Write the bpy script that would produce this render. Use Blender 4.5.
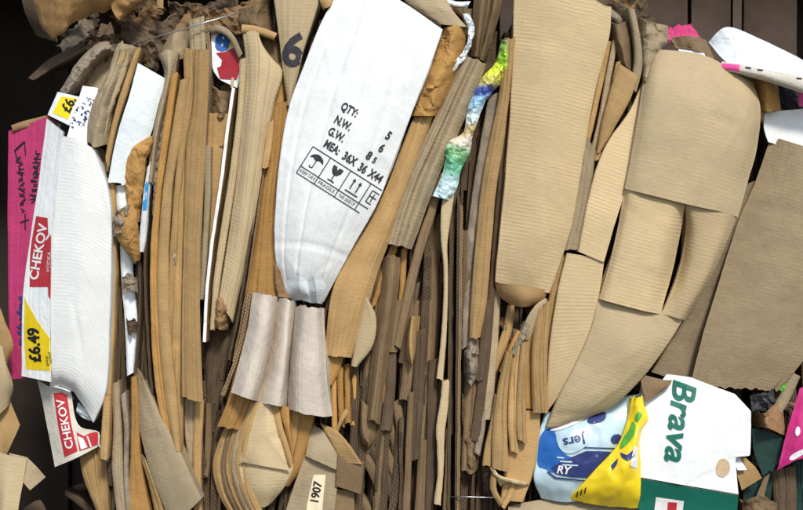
import bpy, bmesh, math, random
import numpy as np
from mathutils import Vector, noise
from mathutils.bvhtree import BVHTree
from mathutils.geometry import delaunay_2d_cdt

# ------------------------------------------------------------------ camera, sky, sun, exposure
for o in list(bpy.data.objects): bpy.data.objects.remove(o)
scn = bpy.context.scene
COL = scn.collection
S_PX = 0.002          # metres per photograph pixel on the face of the bale (frame about 1.6 m wide)
DIST = 2.5            # camera to bale face
ZC = 0.70             # height of the picture centre above the ground
cam_d = bpy.data.cameras.new('camera'); cam = bpy.data.objects.new('camera', cam_d); COL.objects.link(cam)
cam.location = (0, -DIST, ZC); cam.rotation_euler = (math.radians(90), 0, 0)
cam_d.sensor_width = 36; cam_d.lens = 36*DIST/(803*S_PX); cam_d.clip_start = .05; cam_d.clip_end = 500
scn.camera = cam
SUN_EL, SUN_AZ = 42, 16     # degrees above the horizon, degrees to the right of the camera's back
w = bpy.data.worlds.new('World'); scn.world = w; w.use_nodes = True
nt = w.node_tree; bg = nt.nodes['Background']
sky = nt.nodes.new('ShaderNodeTexSky'); sky.sky_type = 'NISHITA'; sky.sun_disc = False
sky.sun_elevation = math.radians(SUN_EL); sky.sun_rotation = math.radians(180-SUN_AZ)
sky.air_density = 1.0; sky.dust_density = 1.0; sky.ozone_density = 1.0
nt.links.new(sky.outputs[0], bg.inputs[0]); bg.inputs[1].default_value = 0.105
sun_d = bpy.data.lights.new('sun', 'SUN'); sun_d.energy = 2.3; sun_d.angle = math.radians(10); sun_d.color = (1, .95, .86)
sun = bpy.data.objects.new('sun', sun_d); COL.objects.link(sun); sun.location = (1, -4, 4)
_e, _a = math.radians(SUN_EL), math.radians(SUN_AZ)
sv = Vector((math.cos(_e)*math.sin(_a), -math.cos(_e)*math.cos(_a), math.sin(_e)))
sun.rotation_euler = sv.to_track_quat('Z', 'Y').to_euler()
scn.view_settings.view_transform = 'Standard'; scn.view_settings.look = 'None'
scn.view_settings.exposure = 0.5; scn.view_settings.gamma = 1
scn.view_settings.use_curve_mapping = False

# ------------------------------------------------------------------ materials
def _mat(name):
    m = bpy.data.materials.new(name); m.use_nodes = True
    return m, m.node_tree, m.node_tree.nodes['Principled BSDF']
def _n(t, kind, **kw):
    n = t.nodes.new(kind)
    for k, v in kw.items(): setattr(n, k, v)
    return n
def board(name, rgb, flute=0.0, axis='v', stain=.35, rough=.8, fibre=.5, pitch=.0076, tint=(.10, .06, .04), spec=.25, mottle=.16, wrinkle=.006):
    """paper or corrugated board: fibre grain, mottling, dirt with its own shape, washboard flutes"""
    m, t, b = _mat(name); L = t.links.new
    uv = _n(t, 'ShaderNodeUVMap', uv_map='UVMap'); oi = _n(t, 'ShaderNodeObjectInfo')
    off = _n(t, 'ShaderNodeVectorMath', operation='SCALE'); off.inputs[0].default_value = (7.3, 3.1, 5.7); L(oi.outputs['Random'], off.inputs['Scale'])
    add = _n(t, 'ShaderNodeVectorMath', operation='ADD'); L(uv.outputs[0], add.inputs[0]); L(off.outputs[0], add.inputs[1])
    # mottle
    n1 = _n(t, 'ShaderNodeTexNoise'); n1.inputs['Scale'].default_value = 14; n1.inputs['Detail'].default_value = 6; n1.inputs['Roughness'].default_value = .62; L(add.outputs[0], n1.inputs['Vector'])
    mr1 = _n(t, 'ShaderNodeMapRange'); mr1.inputs[1].default_value = .25; mr1.inputs[2].default_value = .75; mr1.inputs[3].default_value = 1-mottle; mr1.inputs[4].default_value = 1+mottle*.75; L(n1.outputs[0], mr1.inputs[0])
    # fibre grain stretched along the board
    mp = _n(t, 'ShaderNodeMapping'); mp.inputs['Scale'].default_value = (420, 70, 1) if axis == 'u' else (70, 420, 1); L(add.outputs[0], mp.inputs[0])
    n2 = _n(t, 'ShaderNodeTexNoise'); n2.inputs['Scale'].default_value = 1; n2.inputs['Detail'].default_value = 3; L(mp.outputs[0], n2.inputs['Vector'])
    mr2 = _n(t, 'ShaderNodeMapRange'); mr2.inputs[1].default_value = .25; mr2.inputs[2].default_value = .75; mr2.inputs[3].default_value = 1-.16*fibre; mr2.inputs[4].default_value = 1+.13*fibre; L(n2.outputs[0], mr2.inputs[0])
    mul = _n(t, 'ShaderNodeMath', operation='MULTIPLY'); L(mr1.outputs[0], mul.inputs[0]); L(mr2.outputs[0], mul.inputs[1])
    # per-sheet variation
    mr3 = _n(t, 'ShaderNodeMapRange'); mr3.inputs[3].default_value = .78; mr3.inputs[4].default_value = 1.14; L(oi.outputs['Random'], mr3.inputs[0])
    mul2 = _n(t, 'ShaderNodeMath', operation='MULTIPLY'); L(mul.outputs[0], mul2.inputs[0]); L(mr3.outputs[0], mul2.inputs[1])
    col = _n(t, 'ShaderNodeVectorMath', operation='SCALE'); col.inputs[0].default_value = rgb; L(mul2.outputs[0], col.inputs['Scale'])
    # dirt smears
    n3 = _n(t, 'ShaderNodeTexNoise'); n3.inputs['Scale'].default_value = 9; n3.inputs['Detail'].default_value = 9; n3.inputs['Roughness'].default_value = .7; n3.inputs['Distortion'].default_value = .8
    a2 = _n(t, 'ShaderNodeVectorMath', operation='ADD'); a2.inputs[1].default_value = (3.3, 8.8, 1); L(add.outputs[0], a2.inputs[0]); L(a2.outputs[0], n3.inputs['Vector'])
    mr4 = _n(t, 'ShaderNodeMapRange'); mr4.inputs[1].default_value = .56; mr4.inputs[2].default_value = .78; mr4.inputs[3].default_value = 0; mr4.inputs[4].default_value = stain; L(n3.outputs[0], mr4.inputs[0])
    mx = _n(t, 'ShaderNodeMix', data_type='RGBA'); L(mr4.outputs[0], mx.inputs['Factor']); L(col.outputs[0], mx.inputs['A']); mx.inputs['B'].default_value = (*tint, 1)
    L(mx.outputs['Result'], b.inputs['Base Color'])
    b.inputs['Roughness'].default_value = rough; b.inputs['Specular IOR Level'].default_value = spec
    # relief
    bm = _n(t, 'ShaderNodeBump'); bm.inputs['Strength'].default_value = .45; bm.inputs['Distance'].default_value = .0006
    L(n2.outputs[0], bm.inputs['Height'])
    bw = _n(t, 'ShaderNodeBump'); bw.inputs['Strength'].default_value = 1; bw.inputs['Distance'].default_value = wrinkle; L(n1.outputs[0], bw.inputs['Height']); L(bw.outputs[0], bm.inputs['Normal'])
    last = bm
    if flute > 0:
        sx = _n(t, 'ShaderNodeSeparateXYZ'); L(uv.outputs[0], sx.inputs[0])
        wob = _n(t, 'ShaderNodeTexNoise'); wob.inputs['Scale'].default_value = 12; L(add.outputs[0], wob.inputs['Vector'])
        wm = _n(t, 'ShaderNodeMath', operation='MULTIPLY_ADD'); wm.inputs[1].default_value = .003; L(wob.outputs[0], wm.inputs[0]); L(sx.outputs['Y' if axis == 'v' else 'X'], wm.inputs[2])
        fr = _n(t, 'ShaderNodeMath', operation='MULTIPLY'); fr.inputs[1].default_value = 2*math.pi/pitch; L(wm.outputs[0], fr.inputs[0])
        sn = _n(t, 'ShaderNodeMath', operation='SINE'); L(fr.outputs[0], sn.inputs[0])
        amp = _n(t, 'ShaderNodeMapRange'); amp.inputs[1].default_value = .35; amp.inputs[2].default_value = .65; amp.inputs[3].default_value = .0; amp.inputs[4].default_value = 1; L(n1.outputs[0], amp.inputs[0])
        sm = _n(t, 'ShaderNodeMath', operation='MULTIPLY'); L(sn.outputs[0], sm.inputs[0]); L(amp.outputs[0], sm.inputs[1])
        bf = _n(t, 'ShaderNodeBump'); bf.inputs['Strength'].default_value = 1; bf.inputs['Distance'].default_value = .00022*flute
        L(sm.outputs[0], bf.inputs['Height']); L(bm.outputs[0], bf.inputs['Normal']); last = bf
    L(last.outputs[0], b.inputs['Normal'])
    return m
def cut_edge(name, liner, flute, pitch=.0076):
    """sawn edge of corrugated board: two liners and the wavy medium between them"""
    m, t, b = _mat(name); L = t.links.new
    uv = _n(t, 'ShaderNodeUVMap', uv_map='UVMap'); sx = _n(t, 'ShaderNodeSeparateXYZ'); L(uv.outputs[0], sx.inputs[0])
    ph = _n(t, 'ShaderNodeMath', operation='MULTIPLY'); ph.inputs[1].default_value = 2*math.pi/pitch; L(sx.outputs[0], ph.inputs[0])
    s = _n(t, 'ShaderNodeMath', operation='SINE'); L(ph.outputs[0], s.inputs[0])
    c = _n(t, 'ShaderNodeMath', operation='MULTIPLY_ADD'); c.inputs[1].default_value = .36; c.inputs[2].default_value = .5; L(s.outputs[0], c.inputs[0])
    fy = _n(t, 'ShaderNodeMath', operation='PINGPONG'); fy.inputs[1].default_value = 1; L(sx.outputs[1], fy.inputs[0])
    d = _n(t, 'ShaderNodeMath', operation='SUBTRACT'); L(fy.outputs[0], d.inputs[0]); L(c.outputs[0], d.inputs[1])
    ab = _n(t, 'ShaderNodeMath', operation='ABSOLUTE'); L(d.outputs[0], ab.inputs[0])
    near = _n(t, 'ShaderNodeMapRange'); near.inputs[1].default_value = .10; near.inputs[2].default_value = .26; near.inputs[3].default_value = 1; near.inputs[4].default_value = 0; L(ab.outputs[0], near.inputs[0])
    e = _n(t, 'ShaderNodeMath', operation='SUBTRACT'); e.inputs[1].default_value = .5; L(fy.outputs[0], e.inputs[0])
    ea = _n(t, 'ShaderNodeMath', operation='ABSOLUTE'); L(e.outputs[0], ea.inputs[0])
    lin = _n(t, 'ShaderNodeMapRange'); lin.inputs[1].default_value = .30; lin.inputs[2].default_value = .40; L(ea.outputs[0], lin.inputs[0])
    mxx = _n(t, 'ShaderNodeMath', operation='MAXIMUM'); L(near.outputs[0], mxx.inputs[0]); L(lin.outputs[0], mxx.inputs[1])
    nz = _n(t, 'ShaderNodeTexNoise'); nz.inputs['Scale'].default_value = 60; L(uv.outputs[0], nz.inputs['Vector'])
    mx = _n(t, 'ShaderNodeMix', data_type='RGBA'); L(mxx.outputs[0], mx.inputs['Factor']); mx.inputs['A'].default_value = (*flute, 1); mx.inputs['B'].default_value = (*liner, 1)  # hollows between liner and medium: recess shade painted as darker brown
    sc = _n(t, 'ShaderNodeMapRange'); sc.inputs[1].default_value = .3; sc.inputs[2].default_value = .7; sc.inputs[3].default_value = .7; sc.inputs[4].default_value = 1.1; L(nz.outputs[0], sc.inputs[0])
    vm = _n(t, 'ShaderNodeVectorMath', operation='SCALE'); L(mx.outputs['Result'], vm.inputs[0]); L(sc.outputs[0], vm.inputs['Scale'])
    L(vm.outputs[0], b.inputs['Base Color']); b.inputs['Roughness'].default_value = .9; b.inputs['Specular IOR Level'].default_value = .15
    bm = _n(t, 'ShaderNodeBump'); bm.inputs['Strength'].default_value = .8; bm.inputs['Distance'].default_value = .002; L(mxx.outputs[0], bm.inputs['Height']); L(bm.outputs[0], b.inputs['Normal'])
    return m
def plain(name, rgb, rough=.6, spec=.3, metal=0, vary=.12, scale=60):
    m, t, b = _mat(name); L = t.links.new
    g = _n(t, 'ShaderNodeTexCoord'); nz = _n(t, 'ShaderNodeTexNoise'); nz.inputs['Scale'].default_value = scale; nz.inputs['Detail'].default_value = 5; L(g.outputs['Object'], nz.inputs['Vector'])
    mr = _n(t, 'ShaderNodeMapRange'); mr.inputs[1].default_value = .25; mr.inputs[2].default_value = .75; mr.inputs[3].default_value = 1-vary; mr.inputs[4].default_value = 1+vary*.7; L(nz.outputs[0], mr.inputs[0])
    vm = _n(t, 'ShaderNodeVectorMath', operation='SCALE'); vm.inputs[0].default_value = rgb; L(mr.outputs[0], vm.inputs['Scale']); L(vm.outputs[0], b.inputs['Base Color'])
    b.inputs['Roughness'].default_value = rough; b.inputs['Specular IOR Level'].default_value = spec; b.inputs['Metallic'].default_value = metal
    return m
def ramp(name, stops, rough=.3, spec=.5, wob=.03, length=1.0):
    """printed film or paper whose print changes colour along the sheet (UV v, metres)"""
    m, t, b = _mat(name); L = t.links.new
    uv = _n(t, 'ShaderNodeUVMap', uv_map='UVMap'); sx = _n(t, 'ShaderNodeSeparateXYZ'); L(uv.outputs[0], sx.inputs[0])
    nz = _n(t, 'ShaderNodeTexNoise'); nz.inputs['Scale'].default_value = 55; nz.inputs['Detail'].default_value = 3; L(uv.outputs[0], nz.inputs['Vector'])
    mm = _n(t, 'ShaderNodeMath', operation='MULTIPLY_ADD'); mm.inputs[1].default_value = wob*2; L(nz.outputs[0], mm.inputs[0])
    dv = _n(t, 'ShaderNodeMath', operation='MULTIPLY_ADD'); dv.inputs[1].default_value = 1/length; dv.inputs[2].default_value = -wob; L(sx.outputs[1], dv.inputs[0]); L(dv.outputs[0], mm.inputs[2])
    cr = _n(t, 'ShaderNodeValToRGB'); cr.color_ramp.interpolation = 'EASE'
    el = cr.color_ramp.elements
    while len(el) < len(stops): el.new(.5)
    for e, (p, c) in zip(el, stops): e.position = p; e.color = (*c, 1)
    L(mm.outputs[0], cr.inputs[0]); L(cr.outputs[0], b.inputs['Base Color'])
    b.inputs['Roughness'].default_value = rough; b.inputs['Specular IOR Level'].default_value = spec
    return m

M = {}
M['kraft'] = board('kraft_board', (.45, .288, .122), wrinkle=.004, flute=.35)
M['kraft_flat'] = board('kraft_board_washboard', (.56, .425, .24), wrinkle=.0025, flute=.9, stain=.14, mottle=.08)
M['kraft_pale'] = board('kraft_board_pale', (.58, .45, .265), wrinkle=.0025, flute=.55, stain=.12, mottle=.09)
M['kraft_side'] = board('kraft_board_long_flutes', (.45, .29, .155), flute=.6, axis='u', pitch=.012)
M['kraft_warm'] = board('kraft_board_warm', (.46, .255, .08), flute=.3)
M['kraft_slab'] = board('kraft_board_slab', (.33, .25, .15), flute=.45, stain=.3)
M['kraft_dull'] = board('kraft_board_dull', (.225, .15, .08), flute=.5, axis='u', pitch=.011, stain=.5)  # darker kraft copy; shade of the deeper folds is put into its colour
M['kraft_grey'] = board('kraft_board_greyed', (.39, .305, .19), flute=.5, stain=.3)
M['pleat'] = board('washed_grey_board', (.60, .525, .44), flute=.9, axis='u', pitch=.0085, stain=.15)
M['dirty'] = board('dirty_shaded_board', (.125, .085, .052), flute=.4, axis='u', stain=.8, mottle=.3)  # stained board, darkened further so its colour carries the shade deep inside
M['paper_brown'] = board('brown_paper', (.30, .18, .083), fibre=.8, stain=.5, rough=.7)
M['fibre'] = board('torn_grey_fibre', (.33, .265, .195), fibre=1.6, stain=.6, mottle=.35, rough=.95)
M['white'] = board('white_board', (.87, .895, .885), flute=.25, axis='u', pitch=.02, wrinkle=.004, stain=.06, mottle=.05, fibre=.35, tint=(.5, .45, .4), rough=.6)
M['white_flute'] = board('white_board_washboard', (.84, .855, .83), flute=.55, wrinkle=.003, stain=.05, mottle=.05, fibre=.3, tint=(.55, .5, .42), rough=.6)
M['white_paper'] = board('white_paper', (.79, .845, .87), fibre=.2, stain=.08, mottle=.04, tint=(.4, .4, .4), rough=.5)
M['cream'] = board('cream_board', (.70, .66, .56), stain=.15, mottle=.08)
M['magenta'] = board('magenta_printed_board', (.55, .05, .17), stain=.15, mottle=.1, rough=.45, tint=(.3, .02, .1))
M['pink'] = plain('pink_print', (.85, .10, .36), .45)
M['red'] = plain('red_print', (.50, .035, .045), .5)
M['crimson'] = plain('crimson_print', (.36, .018, .03), .45)
M['blue'] = plain('blue_print', (.02, .12, .42), .45)
M['cyan'] = plain('sky_blue_print', (.04, .33, .68), .45)
M['navy'] = plain('navy_print', (.03, .045, .17), .4)
M['yellow'] = plain('yellow_print', (.86, .64, .015), .45, vary=.06)
M['ink'] = plain('black_ink', (.018, .018, .022), .7, .2)
M['ink_grey'] = plain('faded_black_ink', (.05, .05, .06), .8, .2, vary=.35, scale=180)
M['ink_white'] = plain('white_print', (.85, .83, .82), .5)
M['ink_tan'] = plain('bare_board_patch', (.58, .42, .27), .8)
M['green'] = plain('dark_green_print', (.012, .15, .105), .4)
M['green_card'] = board('dark_green_board', (.018, .05, .042), stain=.3, rough=.5)
M['leaf'] = plain('leaf_green_print', (.10, .42, .05), .4)
M['sticker'] = plain('cream_sticker', (.80, .70, .48), .5)
M['steel'] = plain('steel_wire', (.55, .56, .58), .35, .5, .9)
M['black'] = plain('black_plastic_and_gap', (.02, .02, .024), .5)  # also colours the sheet that stands in for a dark hole
M['edge'] = cut_edge('cut_kraft_edge', (.46, .31, .17), (.16, .10, .055))
M['edge_dark'] = cut_edge('dirty_shaded_edge', (.165, .115, .07), (.075, .05, .031))  # cut edges darkened to paint in the shade among packed layers
M['edge_white'] = cut_edge('cut_white_edge', (.72, .70, .66), (.22, .17, .12))
M['film'] = plain('pale_blue_film', (.50, .66, .73), .2, .5, vary=.08, scale=40)
M['yellow_film'] = plain('yellow_film', (.90, .66, .02), .3, .5, vary=.06)
M['pink_film'] = plain('magenta_film', (.52, .02, .17), .3, .5)
M['foil'] = plain('silver_foil', (.72, .78, .82), .3, .5, .3)
M['wrapper'] = ramp('coloured_wrapper_print', [(0, (.25, .38, .12)), (.12, (.35, .62, .05)), (.22, (.72, .78, .06)), (.3, (.55, .5, .12)), (.36, (.08, .12, .5)), (.45, (.35, .6, .8)), (.56, (.7, .85, .85)), (.63, (.6, .45, .2)), (.72, (.75, .68, .58)), (.8, (.2, .45, .2)), (.9, (.15, .5, .3)), (1, (.6, .8, .85))], length=.36)

# ------------------------------------------------------------------ geometry helpers
def P(u, v, d=0.0):
    """photograph pixel + distance behind the bale face -> point in metres"""
    k = (DIST+d)/DIST*S_PX
    return Vector(((u-401.5)*k, d, ZC+(255-v)*k))
def catmull(pts, n):
    p = np.array(pts, float)
    if len(p) == 1: p = np.vstack([p, p])
    seg = np.maximum(np.linalg.norm(np.diff(p[:, :2], axis=0), axis=1), 1e-6)
    cum = np.concatenate([[0], np.cumsum(seg)]); ts = np.linspace(0, cum[-1], n)
    out = np.zeros((n, p.shape[1]))
    m = np.zeros_like(p)                      # finite-difference tangents, damped
    for i in range(len(p)):
        a, b = max(i-1, 0), min(i+1, len(p)-1)
        m[i] = (p[b]-p[a])/(cum[b]-cum[a])
    for j, t in enumerate(ts):
        i = min(int(np.searchsorted(cum, t, 'right'))-1, len(p)-2); h = seg[i]; x = (t-cum[i])/h
        out[j] = (2*x**3-3*x**2+1)*p[i]+(x**3-2*x**2+x)*h*m[i]+(-2*x**3+3*x**2)*p[i+1]+(x**3-x**2)*h*m[i+1]
    return out
_seed = [0]
def prop(o, label=None, cat=None, group=None, kind=None):
    if label: o['label'] = label
    if cat: o['category'] = cat
    if group: o['group'] = group
    if kind: o['kind'] = kind
    return o
def link(name, verts, faces, mats, midx, uvs, parent=None, smooth=True):
    v = np.asarray(verts, float)
    if parent is None:
        org = np.array([(v[:, 0].min()+v[:, 0].max())/2, (v[:, 1].min()+v[:, 1].max())/2, v[:, 2].min()])
    else:
        org = WO[parent.name]
    me = bpy.data.meshes.new(name); me.from_pydata((v-org).tolist(), [], faces)
    for m in mats: me.materials.append(m)
    me.polygons.foreach_set('material_index', np.asarray(midx, np.int32))
    me.polygons.foreach_set('use_smooth', np.asarray([smooth and i == 0 for i in midx], bool))
    if uvs is not None:
        l = me.uv_layers.new(name='UVMap'); l.data.foreach_set('uv', np.asarray(uvs, np.float32).ravel())
    me.update()
    if len(v) > 400:
        used = np.zeros(len(v), bool); used[[i for f in faces for i in f]] = True
        if not used.all():
            import bmesh
            b = bmesh.new(); b.from_mesh(me); bmesh.ops.delete(b, geom=[x for x in b.verts if not x.link_faces], context='VERTS'); b.to_mesh(me); b.free()
    o = bpy.data.objects.new(name, me); COL.objects.link(o)
    if parent is not None: o.parent = parent
    else: o.location = org
    BV[o.name] = (verts, faces); WO[o.name] = org
    return o
BV = {}; BVC = {}; WO = {}
def bvh_of(o):
    if o.name not in BVC: BVC[o.name] = BVHTree.FromPolygons([tuple(x) for x in BV[o.name][0]], BV[o.name][1])
    return BVC[o.name]
CAMP = Vector((0, -DIST, ZC))
def hit(o, u, v, lift=.0012):
    ray = (P(u, v)-CAMP).normalized()
    loc, nor, _, dist = bvh_of(o).ray_cast(CAMP, ray)
    if loc is None: return None
    return loc-ray*lift
def grid_mesh(name, G, th, mats, parent=None, smooth=True):
    """G: rows x cols x 3 front points -> sheet of real thickness th with cut rims"""
    n, m = G.shape[:2]
    dr = np.gradient(G, axis=0); dc = np.gradient(G, axis=1)
    N = np.cross(dr, dc); ln = np.linalg.norm(N, axis=2, keepdims=True); N = N/np.maximum(ln, 1e-9)
    if N[:, :, 1].sum() < 0: N = -N
    B = G+N*th
    V0 = np.vstack([G.reshape(-1, 3), B.reshape(-1, 3)]); K = n*m; verts = np.vstack([V0, V0])
    al = np.zeros((n, m)); ac = np.zeros((n, m))
    al[1:] = np.cumsum(np.linalg.norm(np.diff(G, axis=0), axis=2), axis=0).mean(axis=1, keepdims=True)
    ac[:, 1:] = np.cumsum(np.linalg.norm(np.diff(G, axis=1), axis=2), axis=1).mean(axis=0, keepdims=True)
    faces, mi, uv = [], [], []
    U = lambda i, j: (ac[i, j], al[i, j])
    # outward winding decided from the first quad
    flip = np.dot(np.cross(G[0, 1]-G[0, 0], G[1, 0]-G[0, 0]), N[0, 0]) > 0
    for i in range(n-1):
        for j in range(m-1):
            a, b, c, d = (i, j), (i, j+1), (i+1, j+1), (i+1, j)
            q = [a, d, c, b] if flip else [a, b, c, d]
            faces.append([x*m+y for x, y in q]); mi.append(0); uv += [U(*k) for k in q]
            q = q[::-1]
            faces.append([K+x*m+y for x, y in q]); mi.append(0); uv += [U(*k) for k in q]
    def rim(seq):
        s = 0
        for (a, b) in zip(seq[:-1], seq[1:]):
            ia, ib = a[0]*m+a[1], b[0]*m+b[1]; l = float(np.linalg.norm(G[a]-G[b]))
            Z = 2*K
            faces.append([Z+ia, Z+ib, Z+K+ib, Z+K+ia] if not flip else [Z+ia, Z+K+ia, Z+K+ib, Z+ib]); mi.append(1)
            uv.extend([(s, 0), (s+l, 0), (s+l, 1), (s, 1)] if not flip else [(s, 0), (s, 1), (s+l, 1), (s+l, 0)]); s += l
    per = [(0, j) for j in range(m)]+[(i, m-1) for i in range(1, n)]+[(n-1, j) for j in range(m-2, -1, -1)]+[(i, 0) for i in range(n-2, -1, -1)]
    rim(per[::-1])
    return link(name, verts, faces, mats, mi, uv, parent, smooth)
def _facet(q, k=5.0):
    dist, pts = noise.voronoi(q)
    h0 = noise.noise_vector(pts[0]*3.7).dot(q-pts[0])*1.6+noise.noise(pts[0]*1.31+Vector((.5, .2, .7)))*.6
    h1 = noise.noise_vector(pts[1]*3.7).dot(q-pts[1])*1.6+noise.noise(pts[1]*1.31+Vector((.5, .2, .7)))*.6
    w_ = min(1, (dist[1]-dist[0])*k)*.5+.5
    return w_*h0+(1-w_)*h1
def sheet(name, label, curves, mat='kraft', d=0.0, bulge=None, fl=.16, fr=None, drift=.06, th=.004, n=None, m=7, rough=.0016, freq=9,
          crumple=0.0, cfreq=30, rag=(0, 0), wob=.5, edge='edge', round_=False, parent=None, cat='cardboard', group=None, on=None, lift=.0012,
          creases=(), smooth=True, streak=None, ply=True):
    """a sheet through guide curves (each a list of (u, v[, depth]) ); flanks fold back into the bale for fl / fr metres"""
    _seed[0] += 1; sd = _seed[0]*3.17
    if fr is None: fr = fl
    C = [[(p[0], p[1], p[2] if len(p) > 2 else d) for p in c] for c in curves]
    if n is None:
        span = max(sum(math.hypot(a[0]-b[0], a[1]-b[1]) for a, b in zip(c[:-1], c[1:])) for c in C)
        n = int(max(6, min(90, span/(2.0 if crumple > .0035 else 4 if crumple else 5))))
    R = [catmull(c, n) for c in C]
    for k, r in enumerate(R):                  # edges that are not ruler-straight
        for i in range(n):
            if wob: r[i, 0] += wob*(noise.noise((r[i, 1]*.035+k*9.1, sd, 0))+.45*noise.noise((r[i, 1]*.16+k*9.1, sd, 8))); r[i, 1] += .5*wob*noise.noise((r[i, 0]*.05+k*5.3, sd, 4))
    if fl > .07 and on is None and parent is None and bulge is None:   # room between neighbouring folds
        sep = R[-1][:, :2]-R[0][:, :2]; ln = np.maximum(np.linalg.norm(sep, axis=1, keepdims=True), 1e-6); ins = np.minimum(.7, ln*.1)*sep/ln
        R[0][:, :2] += ins; R[-1][:, :2] -= ins
        jd = .013*noise.noise((sd*1.7, .3, .9)); 
        for r in R: r[:, 2] += jd
    span_ = float(np.linalg.norm(np.diff(R[0][:, :2], axis=0), axis=1).sum())
    width = abs(np.linalg.norm(R[-1][n//2, :2]-R[0][n//2, :2]))
    if bulge is None: bulge = min(.012, .17*width*S_PX)
    if fl > .07 and on is None: m = int(min(44, max(m, width/.62)))
    if on is None and fl <= .12 and width > 40 and m >= 14: m = int(max(m, min(48, width/2.4)))
    if crumple and on is None: m = int(min(34, max(m, width/1.7)))
    if streak is None: streak = .0011 if (fl > .07 and width < 45) else .0004
    cols = []
    nk = len(R)-1
    for k in range(nk):
        mm = m if nk == 1 else max(3, m//nk+1)
        for j in range(mm if k < nk-1 else mm+1):
            x = j/mm; cols.append((k, x))
    rq = random.Random(_seed[0]*13+5); grooves, kinks = [], []
    strip = ply and fl > .07 and on is None and not crumple and (parent is None or name == 'ply')
    if strip and width > 4.5:
        k_ = min(3, max(1, int(width/rq.uniform(4.5, 7.5))))
        grooves = [((q+rq.uniform(.55, 1.3))/(k_+1), rq.uniform(.002, .008), rq.uniform(.45, .8)/width, rq.uniform(-.003, .003)) for q in range(k_)]
    lines = []
    if on is None and not strip and width > 40 and m >= 14 and not crumple:
        for _ in range(int(3+width/16)):
            lines.append((rq.uniform(.05, .95), rq.uniform(.05, .95), rq.gauss(0, .5)+(math.pi/2 if rq.random() < .35 else 0), rq.uniform(14, 60), rq.uniform(-.003, .0036), rq.uniform(1.4, 3.6)))
    if strip and n > 14: kinks = [(rq.uniform(.08, .92), rq.uniform(-.0022, .0032), rq.uniform(.006, .02), rq.uniform(0, 1), rq.uniform(.3, .9)) for _ in range(rq.randint(1, 3))]
    if strip and rag == (0, 0): rag = (1.6, 1.6)
    if crumple > .0035: smooth = False
    G = np.zeros((n, len(cols), 3))
    for i in range(n):
        s = i/(n-1)
        for c, (k, x) in enumerate(cols):
            if round_ and nk > 1:
                a = R[max(k-1, 0)][i]; b = R[k][i]; e = R[k+1][i]; f = R[min(k+2, nk)][i]
                g = .5*((2*b)+(-a+e)*x+(2*a-5*b+4*e-f)*x*x+(-a+3*b-3*e+f)*x**3)
            else:
                g = R[k][i]*(1-x)+R[k+1][i]*x
            t = (k+x)/nk
            u, v, dd = g
            if rag[0] or rag[1]:               # torn ends
                e0, e1 = max(0, 1-s*8), max(0, 1-(1-s)*8)
                q = noise.noise((t*width*.16, sd, 1))+(.6 if width < 45 else .15)*noise.noise((t*width*.5, sd, 2))+(.35*noise.noise((t*width*1.3, sd, 3)) if width < 45 else 0)
                dv = R[0][-1]-R[0][0]; ln = max(1, math.hypot(dv[0], dv[1]))
                u += q*(rag[0]*e0+rag[1]*e1)*dv[0]/ln; v += q*(rag[0]*e0+rag[1]*e1)*dv[1]/ln
            if on is not None:
                h = hit(on, u, v, lift)
                if h is None: h = P(u, v, dd)
                G[i, c] = h; continue
            prof = 1-abs(2*t-1)**(2.6 if fl > .07 else 3.6)
            dd = dd-bulge*prof
            p = P(u, v, dd)
            q = Vector((p.x, p.z, sd))
            if rough: dd += rough*(noise.noise(q*freq)+.5*noise.noise(q*freq*2.7))*2
            if streak: dd += streak*(noise.noise((t*width*.24, s*2.2, sd))+.7*noise.noise((t*width*.6, s*3.1, sd+5)))
            if crumple:
                f1 = _facet(q*cfreq*1.1); f2 = _facet(q*cfreq*2.6+Vector((3, 1, 7)))
                dd += crumple*(f1*1.5+f2*.8)
                u += crumple*190*(_facet(q*cfreq*.9+Vector((9, 2, 3)))+.4*f2)*(.5+.5*prof); v += crumple*190*_facet(q*cfreq*.9+Vector((1, 8, 5)))*.6
            for gt, gd, gw, gs in grooves:
                x_ = t-gt-.9/width*noise.noise((s*3, sd, gt*9))*2
                dd += gd*(.4+.9*abs(noise.noise((s*5, sd, gt*7+2))))*max(0, 1-abs(x_)/gw)+(gs if x_ > 0 else 0)
            for ls, lt, la, ll, ld, lw in lines:
                px, py = (t-lt)*width, (s-ls)*span_; cx, sx_ = math.cos(la), math.sin(la)
                al_ = px*cx+py*sx_; ac_ = abs(-px*sx_+py*cx)
                if abs(al_) < ll and ac_ < lw*3: dd += ld*(1-abs(al_)/ll)*math.exp(-(ac_/lw)**2)
            for ks, kd, kw, kt, kr in kinks:
                dd += kd*max(0, 1-abs(s-ks-(t-.5)*.012)/kw)*max(0, 1-abs(t-kt)/kr)
            for ax, pos, dep, wd in creases:
                z = s if ax == 's' else t
                dd += dep*max(0, 1-abs(z-pos)/wd)
            G[i, c] = P(u, v, dd)
    if on is None:
        def flank(col, nb, ln, inward):
            out = []
            h = col-nb; h[:, 1] = 0; h /= np.maximum(np.linalg.norm(h, axis=1, keepdims=True), 1e-9)
            r = .002
            out.append(col+h*r*.7+np.array([0, r*.6, 0]))
            out.append(col+h*r+np.array([0, r*2, 0]))
            for f in (.35, 1):
                w_ = np.array([noise.noise((p[2]*7, sd, f*3))*.01*f for p in col])
                e = col+h*(r-ln*f*inward)[..., None] if np.ndim(inward) else col+h*(r-ln*f*inward)
                e = e+np.array([0, ln*f, 0]); e[:, 0] += w_; out.append(e)
            return out
        if fl > 0:
            F = flank(G[:, 0].copy(), G[:, 1].copy(), fl, drift); G = np.concatenate([np.stack(F[::-1], 1), G], 1)
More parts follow.
